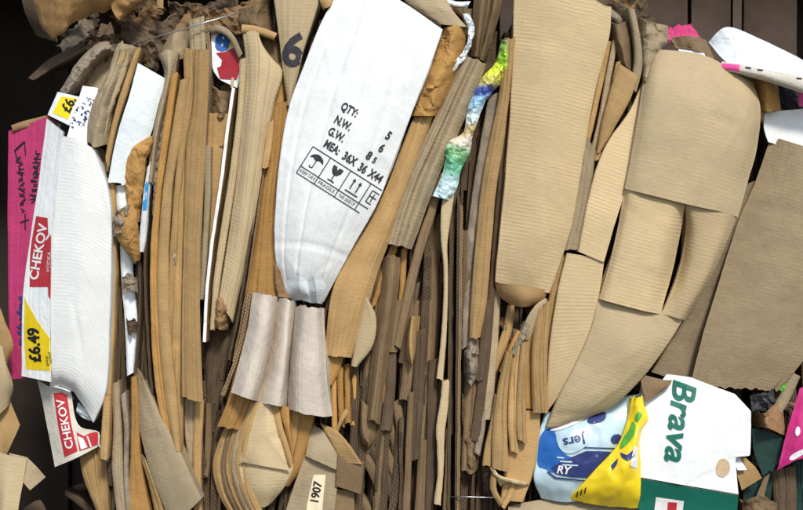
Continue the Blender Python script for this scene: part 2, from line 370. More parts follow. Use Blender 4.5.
        if fr > 0:
            F = flank(G[:, -1].copy(), G[:, -2].copy(), fr, drift); G = np.concatenate([G, np.stack(F, 1)], 1)
    o = grid_mesh(name, G, th, [M[mat] if isinstance(mat, str) else mat, M[edge]], parent, smooth)
    if parent is None: prop(o, label, cat, group)
    elif label: o['label'] = label
    return o
def panel(name, label, curves, mat='kraft_flat', **kw):
    kw.setdefault('fl', 0); kw.setdefault('ply', False); kw.setdefault('m', 14); kw['m'] = max(kw['m'], 8); kw.setdefault('bulge', 0.0); kw.setdefault('rough', .0022); kw.setdefault('freq', 5)
    return sheet(name, label, curves, mat, **kw)
def edge_on(name, label, path, mat='dirty', d=0.05, back=.3, th=.004, drift=0.0, edge='edge_dark', cat='cardboard', group=None, parent=None, wave=.004):
    """a board seen on its cut edge: the board itself runs back into the bale"""
    _seed[0] += 1; sd = _seed[0]*2.3
    n = max(6, int(sum(math.hypot(a[0]-b[0], a[1]-b[1]) for a, b in zip(path[:-1], path[1:]))/9))
    c = catmull([(p[0], p[1], p[2] if len(p) > 2 else d) for p in path], n)
    G = np.zeros((n, 5, 3))
    for i in range(n):
        u, v, dd = c[i]; p = P(u, v, dd+.004*noise.noise((v*.06, sd, 0)))
        p.x += .0012*noise.noise((v*.09, sd, 2))
        for j, f in enumerate((0, .02, .1, .4, 1)):
            G[i, j] = (p.x+drift*f*back+wave*f*noise.noise((v*.02, f*3, sd)), p.y+back*f, p.z)
    o = grid_mesh(name, G, th, [M[mat], M[edge]], parent)
    if parent is None: prop(o, label, cat, group)
    return o
def empty(name, u, v, d, label, cat, group=None):
    o = bpy.data.objects.new(name, None); COL.objects.link(o); o.location = P(u, v, d); o.empty_display_size = .05; WO[o.name] = np.array(o.location)
    return prop(o, label, cat, group)
def chaikin(pl, k=3):
    for _ in range(k): pl = [q for a, b in zip(pl, pl[1:]+pl[:1]) for q in ((a[0]*.75+b[0]*.25, a[1]*.75+b[1]*.25), (a[0]*.25+b[0]*.75, a[1]*.25+b[1]*.75))]
    return pl
def decal(name, parent, on, polys, mat, lift=.0014, step=2.2, sm=False):
    """flat print: pixel polygons laid onto the surface they are printed on"""
    if sm and len(polys) > 1:
        for pl in polys: decal(name, parent, on, [pl], mat, lift, step, True)
        return
    verts, faces = [], []
    for pl in polys:
        if sm: pl = chaikin(pl)
        fine = []
        for a, b in zip(pl, pl[1:]+pl[:1]):
            k = max(1, int(math.hypot(a[0]-b[0], a[1]-b[1])/step))
            fine += [(a[0]+(b[0]-a[0])*i/k, a[1]+(b[1]-a[1])*i/k) for i in range(k)]
        loop = list(range(len(fine))); pts2 = [Vector(q) for q in fine]
        us = [q[0] for q in pl]; vs = [q[1] for q in pl]
        for x in np.arange(min(us)+step/2, max(us), step):
            for y in np.arange(min(vs)+step/2, max(vs), step): pts2.append(Vector((x, y)))
        co, _, fs = delaunay_2d_cdt(pts2, [], [loop], 1, 1e-4)[:3]
        pts = [hit(on, c[0], c[1], lift) for c in co]; base = len(verts)
        mp = {}
        for f in fs:
            if any(pts[i] is None for i in f): continue
            for i in f:
                if i not in mp: mp[i] = base+len(mp); verts.append(tuple(pts[i]))
            faces.append([mp[i] for i in f])
    if not faces: return None
    return link(name, verts, faces, [M[mat]], [0]*len(faces), None, parent, False)
def text(name, parent, on, s, u, v, h, ang, mat='ink', sx=1.0, bold=0.0, shear=0.0, lift=.0016, align='CENTER', flip=False):
    """lettering printed on a surface; (u, v) centre in pixels, h cap height in pixels, ang clockwise degrees"""
    cu = bpy.data.curves.new('lettering', 'FONT'); cu.body = s; cu.size = 1; cu.align_x = align; cu.align_y = 'CENTER'; cu.offset = bold; cu.shear = shear; cu.resolution_u = 3
    o = bpy.data.objects.new('lettering', cu); COL.objects.link(o)
    dg = bpy.context.evaluated_depsgraph_get(); dg.update()
    me = o.evaluated_get(dg).to_mesh()
    bt = bmesh.new(); bt.from_mesh(me); bmesh.ops.triangulate(bt, faces=bt.faces)
    for _ in range(3):
        lim = 2.6*.73/h
        ed = [e for e in bt.edges if e.calc_length() > lim]
        if not ed: break
        bmesh.ops.subdivide_edges(bt, edges=ed, cuts=1); bmesh.ops.triangulate(bt, faces=bt.faces)
    bt.verts.index_update(); co = np.array([x.co[:2] for x in bt.verts]); fs = [[x.index for x in p.verts] for p in bt.faces]; bt.free()
    o.evaluated_get(dg).to_mesh_clear(); bpy.data.objects.remove(o); bpy.data.curves.remove(cu)
    k = h/.73; a = math.radians(ang); co = co*k; co[:, 0] *= sx
    pu = u+math.cos(a)*co[:, 0]+math.sin(a)*co[:, 1]; pv = v+math.sin(a)*co[:, 0]-math.cos(a)*co[:, 1]
    pts = [hit(on, x, y, lift) for x, y in zip(pu, pv)]
    keep = [f for f in fs if all(pts[i] is not None for i in f)]
    used = sorted({i for f in keep for i in f}); mp = {i: k for k, i in enumerate(used)}
    if not keep: return None
    return link(name, [tuple(pts[i]) for i in used], [[mp[i] for i in f] for f in keep], [M[mat]], [0]*len(keep), None, parent, False)
def tube(name, label, pts, r, mat, cat, group=None, parent=None):
    c = catmull(pts, max(8, len(pts)*6)); pw = np.array([P(*q) for q in c]); verts, faces = [], []
    for i in range(len(pw)):
        t = pw[min(i+1, len(pw)-1)]-pw[max(i-1, 0)]; t /= np.linalg.norm(t)
        a = np.cross(t, [0.1, 1, .05]); a /= np.linalg.norm(a); b = np.cross(t, a)
        for k in range(8):
            x = k*math.pi/4; verts.append(pw[i]+r*(a*math.cos(x)+b*math.sin(x)))
    for i in range(len(pw)-1):
        for k in range(8): faces.append([i*8+k, i*8+(k+1) % 8, i*8+8+(k+1) % 8, i*8+8+k])
    faces += [list(range(8))[::-1], [len(verts)-8+k for k in range(8)]]
    o = link(name, verts, faces, [M[mat]], [0]*len(faces), None, parent)
    if parent is None: prop(o, label, cat, group)
    return o

# ------------------------------------------------------------------ the setting
def box_faces(): return [[0, 3, 2, 1], [4, 5, 6, 7], [0, 1, 5, 4], [1, 2, 6, 5], [2, 3, 7, 6], [3, 0, 4, 7]]
def box(name, x0, x1, y0, y1, z0, z1, mat, parent=None):
    v = [(x0, y0, z0), (x1, y0, z0), (x1, y1, z0), (x0, y1, z0), (x0, y0, z1), (x1, y0, z1), (x1, y1, z1), (x0, y1, z1)]
    return link(name, v, box_faces(), [mat], [0]*6, None, parent, False)
M['ground'] = plain('concrete_ground', (.13, .125, .115), .9, .2, vary=.25, scale=4)
M['backing'] = board('dark_brown_board', (.42, .285, .21), stain=.5, mottle=.2)
M['kraft_torn'] = board('torn_kraft_board', (.42, .24, .095), fibre=.9, stain=.45, mottle=.25)
M['bay'] = plain('brown_painted_steel', (.04, .028, .022), .6, .3, vary=.35, scale=7)
gv = [(-40, -40, 0), (40, -40, 0), (40, 6, 0), (-40, 6, 0)]
prop(link('ground', gv, [[0, 1, 2, 3]], [M['ground']], [0], None, None, False), kind='structure')
wall = prop(box('back_wall', -1.6, 1.9, .78, .84, 0, 1.365, M['bay']), kind='structure')
for x in (-.9, -.35, .30, .62, .79, .86, 1.08, 1.42):
    box('wall_rib', x, x+.035, .745, .779, 0, 1.36, M['bay'], wall)
prop(box('side_wall', -1.12, -1.06, .10, .78, 0, 1.365, M['bay']), kind='structure')
prop(box('shade_slab', -1.6, 1.9, .10, .84, 1.37, 1.42, M['bay']), kind='structure')  # unseen slab, added to shade the wall and boards behind the bale

# boards packed deep inside the bale, behind everything that can be told apart: one mass
random.seed(11)
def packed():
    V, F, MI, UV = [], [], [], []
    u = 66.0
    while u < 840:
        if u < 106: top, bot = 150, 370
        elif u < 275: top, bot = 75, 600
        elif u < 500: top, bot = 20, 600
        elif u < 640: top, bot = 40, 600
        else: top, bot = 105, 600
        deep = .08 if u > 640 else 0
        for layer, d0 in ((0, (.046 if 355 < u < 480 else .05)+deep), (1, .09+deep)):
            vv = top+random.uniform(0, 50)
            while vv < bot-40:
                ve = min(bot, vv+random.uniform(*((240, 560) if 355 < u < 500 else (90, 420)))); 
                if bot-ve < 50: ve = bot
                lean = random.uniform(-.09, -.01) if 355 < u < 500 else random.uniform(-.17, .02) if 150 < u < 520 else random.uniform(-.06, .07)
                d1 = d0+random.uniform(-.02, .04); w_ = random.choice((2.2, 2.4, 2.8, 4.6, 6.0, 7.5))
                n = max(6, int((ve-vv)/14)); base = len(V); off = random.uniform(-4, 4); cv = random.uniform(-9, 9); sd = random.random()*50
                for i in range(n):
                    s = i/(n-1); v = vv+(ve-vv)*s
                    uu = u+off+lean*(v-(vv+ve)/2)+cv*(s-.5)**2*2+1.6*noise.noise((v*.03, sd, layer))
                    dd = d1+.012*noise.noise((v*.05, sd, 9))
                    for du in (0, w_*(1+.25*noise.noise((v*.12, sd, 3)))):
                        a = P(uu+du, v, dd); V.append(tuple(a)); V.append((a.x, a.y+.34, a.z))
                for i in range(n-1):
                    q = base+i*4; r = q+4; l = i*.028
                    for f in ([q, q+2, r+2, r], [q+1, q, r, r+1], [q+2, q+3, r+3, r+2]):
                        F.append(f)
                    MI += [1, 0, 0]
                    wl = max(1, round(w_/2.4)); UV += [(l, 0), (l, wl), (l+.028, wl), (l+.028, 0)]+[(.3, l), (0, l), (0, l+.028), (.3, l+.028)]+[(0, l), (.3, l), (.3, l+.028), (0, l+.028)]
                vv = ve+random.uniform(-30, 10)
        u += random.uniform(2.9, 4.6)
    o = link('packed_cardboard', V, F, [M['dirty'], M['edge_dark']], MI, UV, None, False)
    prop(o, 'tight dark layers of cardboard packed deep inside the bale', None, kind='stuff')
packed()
def shreds():
    rr = random.Random(77); V, F, MI, UV = [], [], [], []
    zones = [(62, 268, 2, 56, .07, .16, 34), (362, 436, 425, 530, .06, .11, 26), (462, 496, 380, 520, .06, .10, 14), (742, 812, 395, 520, .06, .11, 60), (560, 640, 0, 40, .05, .1, 40), (205, 240, 80, 130, .05, .08, 20), (500, 530, 320, 350, .03, .06, 14)]
    for (u0, u1, v0, v1, da, db, k) in zones:
        for _ in range(k):
            cu, cv, d = rr.uniform(u0, u1), rr.uniform(v0, v1), rr.uniform(da, db)
            a = rr.uniform(0, math.pi); big = v1 < 60; L_, W_ = rr.uniform(5, 20)*(2.4 if big else 1), rr.uniform(3, 8)*(2.6 if big else 1); tl = rr.uniform(-.9, .9); sd = rr.random()*90; base = len(V)
            n, m = (13, 9) if big else (7, 5)
            for i in range(n):
                for j in range(m):
                    x = (i/(n-1)-.5)*L_*(1+.3*noise.noise((j*.9, sd, 0))); y = (j/(m-1)-.5)*W_*(1+.5*noise.noise((i*.9, sd, 4)))
                    dd = d+.004*_facet(Vector((x*.16, y*.16, sd)))*2+x*tl*.0012+.00016*y*y*rr.choice((1, 1))
                    V.append(tuple(P(cu+x*math.cos(a)-y*math.sin(a), cv+x*math.sin(a)+y*math.cos(a), dd)))
            mi = rr.choice((0, 0, 1, 1, 2))
            for i in range(n-1):
                for j in range(m-1):
                    q = base+i*m+j; F.append([q, q+1, q+m+1, q+m]); MI.append(mi); UV += [(j*.004, i*.006), (j*.004+.004, i*.006), (j*.004+.004, i*.006+.006), (j*.004, i*.006+.006)]
    o = link('torn_scraps', V, F, [M['dirty'], M['paper_brown'], M['fibre']], MI, UV, None, False)
    md = o.modifiers.new('thickness', 'SOLIDIFY'); md.thickness = .0014
    prop(o, 'loose shreds of torn brown board and paper in the gaps of the bale', None, kind='stuff')
shreds()
panel('upright_board', 'wide dark brown board standing behind the folded carton at top', [[(500, -60), (500, 200)], [(688, -60), (686, 200)]], 'backing', d=.36, m=6)
panel('upright_board', 'dark brown board standing behind the pink printed scrap at top', [[(692, -60), (691, 200)], [(731, -60), (730, 200)]], 'backing', d=.38, m=6)
panel('upright_board', 'narrow upright brown strip behind the white paper at top right', [[(733, -60), (733, 200)], [(742, -60), (741, 200)]], 'backing', d=.33, m=4)
panel('upright_board', 'darkest brown board standing behind the top right corner', [[(744, -60), (744, 200)], [(797, -60), (796, 200)]], 'backing', d=.40, m=6)

# ------------------------------------------------------------------ top left: the torn boards above the bale
sheet('torn_flap', 'torn brown cardboard flap hanging down over the top left corner', [[(22, -45, .02), (70, -50, -.02), (126, -45, .0)], [(30, -15, .03), (75, -14, -.03), (124, -12, .0)], [(40, 24, .05), (45, 31, .04), (53, 39, .03), (58, 35, .02), (66, 31, .01), (72, 24, .01), (86, 18, .02), (94, 12, .02), (103, 14, .03), (112, 9, .03), (121, 16, .03)]], 'kraft_torn', fl=0, m=30, n=60, th=.002, round_=True, rough=.003, freq=14, crumple=.003, cfreq=20, wob=3.2)
sheet('torn_flap', 'small pointed torn flap beside the big flap over the corner', [[(108, -30, .0), (128, -34, -.01), (156, -30, .02)], [(112, 8, .02), (132, 0, .0), (150, -6, .03)], [(120, 22, .02), (128, 14, .02), (147, 0, .04)]], 'kraft_torn', fl=0, m=16, n=30, th=.002, round_=True, crumple=.003, cfreq=24, wob=2.4)
sheet('torn_strip', 'tiny brown strip dangling at the top edge above the wire', [[(156, -20), (157, 8)], [(164, -20), (163, 9)]], 'paper_brown', d=.01, fl=0, th=.002, m=3, rag=(0, 2))
panel('shadowed_flap', 'dark brown board in shadow left of the torn flap', [[(18, -40, .16), (24, 10, .17), (36, 36, .2)], [(48, -40, .12), (50, 5, .12), (56, 42, .14)]], 'dirty', th=.003, m=8)  # left wing of the flap, its shadow painted in with dark board colour
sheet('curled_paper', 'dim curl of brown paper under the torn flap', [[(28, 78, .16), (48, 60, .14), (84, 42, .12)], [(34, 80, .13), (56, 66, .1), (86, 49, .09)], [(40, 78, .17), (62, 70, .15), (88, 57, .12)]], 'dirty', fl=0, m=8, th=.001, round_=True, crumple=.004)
k = 0
for (a, b, c, e, dd, mt, lab) in [
    ((120, 22), (176, 14), (124, 52), (180, 46), .10, 'dirty', 'shredded brown board below the small pointed flap'),
    ((168, 2), (232, -6), (172, 34), (236, 30), .12, 'dirty', 'shredded dark board behind the upper wire'),
    ((196, 6), (268, -12), (208, 30), (266, 34), .09, 'paper_brown', 'crumpled brown board left of the board marked 6'),
    ((92, 34), (140, 30), (96, 54), (146, 60), .13, 'dirty', 'crushed dark board edge above the white sheet'),
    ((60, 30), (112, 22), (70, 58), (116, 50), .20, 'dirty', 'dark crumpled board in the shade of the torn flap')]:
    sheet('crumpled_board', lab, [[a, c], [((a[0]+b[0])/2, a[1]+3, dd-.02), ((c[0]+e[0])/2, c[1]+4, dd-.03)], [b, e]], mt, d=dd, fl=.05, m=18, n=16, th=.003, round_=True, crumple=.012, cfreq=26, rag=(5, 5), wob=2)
sheet('folded_board', 'dusty grey board fold under the upper wire', [[(168, 38), (160, 60)], [(176, 32, .05), (172, 62, .05)], [(189, 31), (191, 55)]], 'kraft_grey', d=.07, fl=.05, round_=True, th=.0025, m=8, crumple=.003)
sheet('crushed_board', 'dark crushed flutes on the board above the white sheet', [[(141, 44), (144, 66)], [(152, 42, .04), (151, 70, .04)], [(160, 52), (157, 72)]], 'dirty', d=.06, fl=.06, round_=True, crumple=.007, cfreq=45, rag=(3, 3))

# ------------------------------------------------------------------ far left: magenta board and the printed white cartons
mg = panel('printed_board', 'magenta printed board standing left of the white carton', [[(9, 131, .06), (8, 200, .06), (9, 300, .06), (11, 379, .06)], [(47, 117, .04), (44, 170, .04), (37, 250, .045), (30, 378, .05)]], 'magenta', fl=.1, th=.003, m=8)
def squiggle(u0, v0, u1, v1, n, wd, seed):
    """rows of stacked, squashed display letters too small to read"""
    r = random.Random(seed); out = []
    for i in range(n):
        f = (i+.5)/n; cu, cv = u0+(u1-u0)*f, v0+(v1-v0)*f; hh = (v1-v0)/n*.42
        for _ in range(r.choice((2, 3, 3))):
            a = r.choice((0, 0, 1.57, .6, -.7)); l = wd*.5*r.uniform(.6, 1) if abs(a) < 1 else hh; t = r.uniform(.5, .9)
            x, y = cu+r.uniform(-.25, .25)*wd, cv+r.uniform(-.7, .7)*hh; c, s = math.cos(a), math.sin(a)
            out.append([(x+c*p-s*q, y+s*p+c*q) for p, q in ((-l, -t), (l, -t*.8), (l, t*.8), (-l, t))])
    return out
decal('print', mg, mg, squiggle(19, 156, 23.5, 213, 11, 7, 1), 'ink')
decal('print', mg, mg, squiggle(37, 151, 33, 202, 11, 7, 2), 'ink')
decal('print', mg, mg, [[(14, 150), (24, 141), (25, 142.5), (15.5, 151.5)], [(14, 150), (15.2, 150), (19, 163), (17.8, 163.5)], [(24, 141.5), (25.2, 141.5), (26, 156), (24.8, 156)], [(20, 222), (29, 219), (29, 220.5), (20, 223.5)], [(24.5, 214), (25.7, 214), (25.7, 230), (24.5, 230)]], 'ink')
decal('print', mg, mg, [[(20+3*math.sin(i*1.7)+(2 if s else -2)*math.cos(i), 296+i*5), (26, 297+i*5), (25, 301+i*5), (19, 300+i*5)] for i in range(10) for s in (0, 1)], 'navy')
decal('print', mg, mg, [[(24, 296+i*7), (30, 295+i*7), (29, 299+i*7), (23, 300+i*7)] for i in range(8)], 'ink_white', .0016)
sheet('torn_board', 'small brown torn board edge on top of the magenta board', [[(11, 126), (22, 122), (46, 116)], [(13, 131), (24, 128), (47, 121)]], 'paper_brown', d=.05, fl=.05, m=4, th=.003, crumple=.003)

wc = empty('white_carton', 75, 420, .0, 'white corrugated carton with red label and yellow price beside the magenta board', 'carton')
side = panel('side_panel', 'narrow printed side with red label and yellow price', [[(47, 119, .03), (40, 175, .03), (29, 250, .03), (23, 300, .03), (22, 376, .03)], [(63, 132, -.012), (57, 190, -.015), (52, 250, -.018), (50, 310, -.018), (51, 382, -.016)]], 'white', parent=wc, m=10, th=.0035, edge='edge_white', fl=.08, fr=0, wob=.3)
front = panel('front_panel', None, [[(62, 136, -.012), (57, 190, -.016), (52, 250, -.019), (50.3, 310, -.019), (51, 370, -.014), (50, 387, .012)], [(76, 139, -.02), (82, 250, -.026), (80, 340, -.025), (73, 380, -.018), (72, 391, .012)], [(93, 148, -.01), (108, 195, -.012), (110.5, 250, -.012), (109, 320, -.012), (107, 375, -.006), (103, 398, -.004), (93, 421, .008)]], 'white_flute', parent=wc, m=16, n=60, th=.0035, edge='edge_white', fl=0, fr=.12, round_=True, wob=.4, rag=(0, 3))
panel('curled_end', None, [[(51, 386, .012), (60, 388, .008), (70, 392, .006)], [(54, 392, .03), (63, 395, .03), (73, 399, .03)]], 'white', parent=wc, m=6, th=.002, edge='edge_white', fl=.03, crumple=.002)
panel('curled_end', None, [[(78, 402, .03), (84, 408, .02), (92, 411, .01)], [(76, 412, .04), (83, 418, .03), (92, 421, .02)]], 'white_paper', parent=wc, m=8, th=.001, edge='edge_white', crumple=.004, cfreq=40)
tf = panel('top_flap', None, [[(48, 115, .025), (53, 103, .03), (58, 92, .035)], [(68, 125, .0), (75, 110, .01), (80, 97, .018)]], 'white_paper', parent=wc, m=8, th=.002, fl=.03, edge='edge_white')
pf = panel('printed_flap', 'pale flap with navy print', [[(66, 142, .0), (72, 120, .008), (78, 102, .014), (83, 86, .03)], [(86, 146, .012), (89, 122, .018), (94, 104, .02), (97, 88, .035)]], 'white_paper', parent=wc, m=8, th=.0015, fl=.03, edge='edge_white', crumple=.002, cfreq=14)
r_ = random.Random(5)
decal('print', pf, pf, [[(x, y), (x+r_.uniform(1, 3.4), y-r_.uniform(.5, 2.4)), (x+r_.uniform(1.5, 4), y+r_.uniform(.3, 1.4))] for x, y in [(78+r_.uniform(-5, 12)-(q-105)*.35, q) for q in [98+i*.7 for i in range(46)]] if True], 'navy')
ys = sheet('price_sticker', 'yellow price patch', [[(52.5, 113), (61, 96.5)], [(68, 119.5), (76.5, 98.5)]], 'yellow', on=tf, parent=tf, th=.0003, m=6, n=6, wob=0, edge='yellow')
text('lettering', tf, tf, '£6.', 69, 104.5, 10.5, -62, 'ink', sx=.9, bold=.03, lift=.0022)
rl = sheet('brand_label', 'red label', [[(36, 216), (30.5, 250), (29.5, 287)], [(47.5, 218), (48, 235), (46.5, 287)]], 'red', on=side, parent=side, th=.0003, m=6, n=14, wob=0, edge='red', lift=.0010)
decal('print', side, side, [[(47, 232), (51, 236), (50.6, 300), (48.2, 296), (48, 288), (46.5, 286)]], 'red', .0011)
text('lettering', side, side, 'CHEKOV', 38.6, 252, 9.2, -80, 'ink_white', sx=1.12, bold=.025, lift=.0024)
text('lettering', side, side, 'VODKA', 48.6, 262, 3.2, -86, 'ink_white', sx=1.35, lift=.0024)
decal('print', side, side, [[(49.5, 236), (50.2, 231), (45.5, 239), (45.9, 241)]], 'ink_white', .0024)
decal('price_patch', side, side, [[(24.5, 296), (27, 303), (38, 322), (51.5, 341), (51.5, 371), (26, 369), (24, 335)]], 'yellow', .0012)
text('lettering', side, side, '£6.49', 34.6, 345, 11.5, -94, 'ink', sx=.98, bold=.04, lift=.0024)
text('lettering', side, side, 'price', 46.8, 361, 3.4, -98, 'ink', sx=1.05, lift=.0024)
text('lettering', side, side, 'marked', 50.0, 358, 3.0, -98, 'ink', sx=1.0, lift=.0024)

lc = empty('white_carton', 76, 466, .03, 'lower white carton end with red label below the curled carton', 'carton')
lf = panel('end_panel', None, [[(37, 379, .06), (46, 420, .05), (55, 467, .045)], [(53, 388, .03), (63, 425, .025), (76, 458, .02)], [(70, 388, .028), (76, 420, .026), (82, 428, .026), (99, 432, .034), (99, 446, .034)]], 'cream', parent=lc, m=14, th=.0035, edge='edge', round_=True)
sheet('brand_label', 'red label', [[(53.5, 393), (58, 425), (64.5, 457)], [(66.5, 392), (71.5, 425), (77.5, 451)]], 'red', on=lf, parent=lf, th=.0003, m=6, n=12, wob=0, edge='red', lift=.0012)
text('lettering', lf, lf, 'CHEKOV', 65.3, 424, 8.2, -101, 'ink_white', sx=1.12, bold=.02, lift=.0026)
decal('print', lf, lf, [[(76.5, 432), (84, 436), (90, 433), (98, 431), (98, 444), (91, 447), (79.5, 451)]], 'red', .0013)
decal('print', lf, lf, [[(77.5, 436), (83, 438), (87.5, 447), (81, 449.5)], [(86.5, 436), (88, 436), (92, 447), (90.6, 447.4)]], 'ink_white', .0024)
sheet('brown_flap', 'brown board tucked under the lower white carton', [[(78, 452), (84, 480), (98, 515)], [(104, 440), (107, 470), (110, 540)]], 'kraft', d=.06, fl=.1)
sheet('brown_strip', 'dark narrow brown strip below the lower white carton', [[(84, 448), (88, 462), (100, 488)], [(90, 446), (95, 462), (108, 492)]], 'kraft_dull', d=.07)
tube('plastic_bristle', 'short white plastic thread beside the lower red label', [(98, 443, .03), (101, 448, .02), (104, 453, .02)], .0011, 'ink_white', 'thread')
panel('rubbish_board', 'dim grey board at the very bottom under the lower white carton', [[(24, 508, .12), (40, 500, .12), (50, 520, .12)], [(20, 560, .1), (40, 560, .1), (60, 560, .1)]], 'dirty', m=6)
sheet('brown_strip', 'dim bent brown strip in the dark below the lower white carton', [[(66, 490), (84, 500), (100, 516)], [(66, 496), (82, 508), (98, 524)]], 'dirty', d=.13, m=5)

# neighbour bale on the left
panel('kraft_box', 'bright kraft box end at the lower left corner', [[(-30, 440, .0), (-10, 500, .0), (-8, 560, .0)], [(8, 455, -.02), (4, 505, -.03), (0, 560, -.03)], [(27, 458, -.015), (18, 510, -.02), (8, 560, -.02)]], 'kraft_pale', fl=.0, fr=0, m=12, th=.004)
panel('kraft_board', 'greyish folded side of the box at the lower left corner', [[(9, 453, -.012), (18, 475, -.015), (30, 490, -.01)], [(27, 457, -.004), (36, 466, .0), (46, 477, .015)]], 'kraft_grey', m=8, n=8, th=.004)
panel('kraft_board', 'rounded kraft board end above the bright box at left edge', [[(-30, 350, -.01), (-20, 400, -.01), (-30, 440, .0)], [(0, 345, -.02), (4, 380, -.02), (4, 410, .0)], [(3, 355, .0), (13, 385, .0), (10, 402, .02)]], 'kraft_pale', m=10, round_=True)
panel('kraft_board', 'brown board slanting behind the bright box at left edge', [[(-20, 385, .03), (-20, 455, .03)], [(9, 398, .02), (0, 456, .02)], [(20, 425, .03), (5, 458, .03)]], 'kraft', m=8)
panel('kraft_board', 'upper brown board poking in at the left edge beside the magenta board', [[(-30, 295, .0), (-25, 345, .0), (-20, 380, .01)], [(0, 308, -.01), (6, 330, -.01), (3, 372, .0)], [(2, 314, .0), (13, 345, .0), (8, 362, .02)]], 'kraft', m=8)

# ------------------------------------------------------------------ greyed, torn boards at the top of the left stack
sheet('torn_board', 'ragged grey torn board edge above the yellow price sticker', [[(60, 92), (78, 64), (98, 44), (108, 43)], [(66, 96, .03), (84, 70, .02), (102, 50, .02), (110, 48, .03)], [(74, 96), (88, 76), (104, 56), (112, 52)]], 'fibre', d=.05, fl=.03, m=10, round_=True, crumple=.006, cfreq=44, rag=(4, 3), th=.0015, wob=2.5)
panel('grey_board', 'flat grey board behind the ragged edge at upper left', [[(82, 96, .07), (92, 72, .07), (108, 44, .08)], [(100, 128, .06), (108, 90, .06), (124, 44, .07)]], 'kraft_grey', fl=.05, m=8)
sheet('delaminated_board', 'wrinkled grey board splitting into layers left of the white sheet', [[(86, 142), (90, 112), (104, 80), (116, 46)], [(94, 146, .0), (101, 112, -.004), (112, 80, .0), (126, 42, .02)], [(106, 146), (112, 112), (122, 80), (136, 50)]], 'kraft_grey', d=.02, m=14, round_=True, crumple=.0034, cfreq=24, th=.003, rag=(2, 4), wob=2)
for j, (o1, lab) in enumerate([(0, 'peeling outer ply on the wrinkled grey board'), (6, 'peeling middle ply on the wrinkled grey board'), (11, 'peeling inner ply on the wrinkled grey board')]):
    sheet('peeled_ply', lab, [[(90+o1, 142-2*j), (95+o1, 112), (107+o1, 80), (117+o1, 52)], [(93+o1, 143-2*j), (99+o1, 112), (111+o1, 80), (120+o1, 50)]], 'kraft_grey' if j != 1 else 'kraft', d=-.004+.003*j, m=4, th=.0015, crumple=.002, cfreq=20, wob=2.6, fl=.05, rag=(3, 3))
sheet('kraft_strip', 'clean brown folded strip along the left side of white sheet', [[(105, 158), (112, 122), (124, 82), (135, 50)], [(108, 172), (117, 126), (130, 84), (141, 48)]], 'kraft', d=.012, m=5)
sheet('kraft_strip', 'dark brown strip between white carton top and white sheet', [[(96, 146), (106, 176), (111, 200)], [(105, 150), (111, 176), (115, 200)]], 'kraft_dull', d=.04, m=5)
ws = panel('white_sheet', 'smooth white sheet with a torn notch between brown boards', [[(138, 63, .005), (128, 100, -.005), (118, 132, -.005), (108, 181, .0)], [(166, 79, .01), (158, 107, .005), (151, 134, .005), (129, 186, .012)]], 'white_paper', th=.002, fl=.0, m=10, edge='edge_white', rag=(0, 3), bulge=.006)
sheet('brown_paper', 'crumpled brown paper covering the notch of the white sheet', [[(150, 136, -.005), (130, 152, -.004), (126, 172, .0), (128, 212, .02)], [(155, 142, .0), (146, 160, .0), (141, 190, .01), (139, 222, .02)]], 'kraft_warm', th=.001, fl=.02, m=9, crumple=.0045, cfreq=30, wob=2.4, rag=(3, 3))
panel('white_strip', 'long narrow white strip running down under the crumpled brown paper', [[(114, 186), (119, 225), (121, 275), (125, 325), (127, 376)], [(128, 184), (131, 225), (133, 270), (137, 320), (134, 372)]], 'white_paper', d=.028, th=.0015, m=6, edge='edge_white', bulge=.006, crumple=.002)
sheet('brown_paper', 'folded brown paper twist lying across the narrow white strip', [[(113, 218, .0), (118, 240, -.01), (134, 264, .0)], [(122, 214, -.01), (128, 236, -.02), (137, 263, -.004)], [(130, 196, .01), (138, 222, -.004), (141, 258, .01)]], 'kraft_warm', th=.001, fl=.0, m=14, crumple=.004, cfreq=40, wob=1.5, rag=(3, 2))
sheet('torn_board', 'dark ragged tear at the left end of the brown paper twist', [[(112, 222), (114, 236)], [(119, 210, -.01), (122, 232, -.016)], [(128, 204), (128, 218)]], 'fibre', d=-.006, fl=.03, m=10, n=10, round_=True, crumple=.009, cfreq=50, th=.001, rag=(2, 2))
sheet('brown_paper', 'small crumpled paper knot on the narrow white strip', [[(122, 278), (123, 290)], [(130, 274, -.002), (131, 291, -.002)], [(137, 276), (138, 289)]], 'fibre', d=.014, fl=.0, m=16, n=16, round_=True, crumple=.004, cfreq=80, th=.001, rag=(4, 4), wob=2)
sheet('brown_paper', 'dark paper scrap across the lower white strip', [[(126, 319), (127, 332)], [(132, 318, .005), (132, 333, .005)], [(138, 322), (137, 331)]], 'dirty', d=.016, fl=.0, m=14, n=14, round_=True, crumple=.004, cfreq=80, th=.001, rag=(4, 4), wob=2)
bs = sheet('white_board', 'thin white board edge with a blue print patch', [[(147, 168), (142, 205), (139, 240), (139, 252)], [(153, 160), (149, 195), (146, 236), (143, 252)]], 'white_paper', d=.0, m=5, fl=.1, edge='edge_white', th=.003)
decal('print', bs, bs, [[(143.2, 182), (149, 181), (147, 209), (141.5, 212)]], 'cyan', .0012)

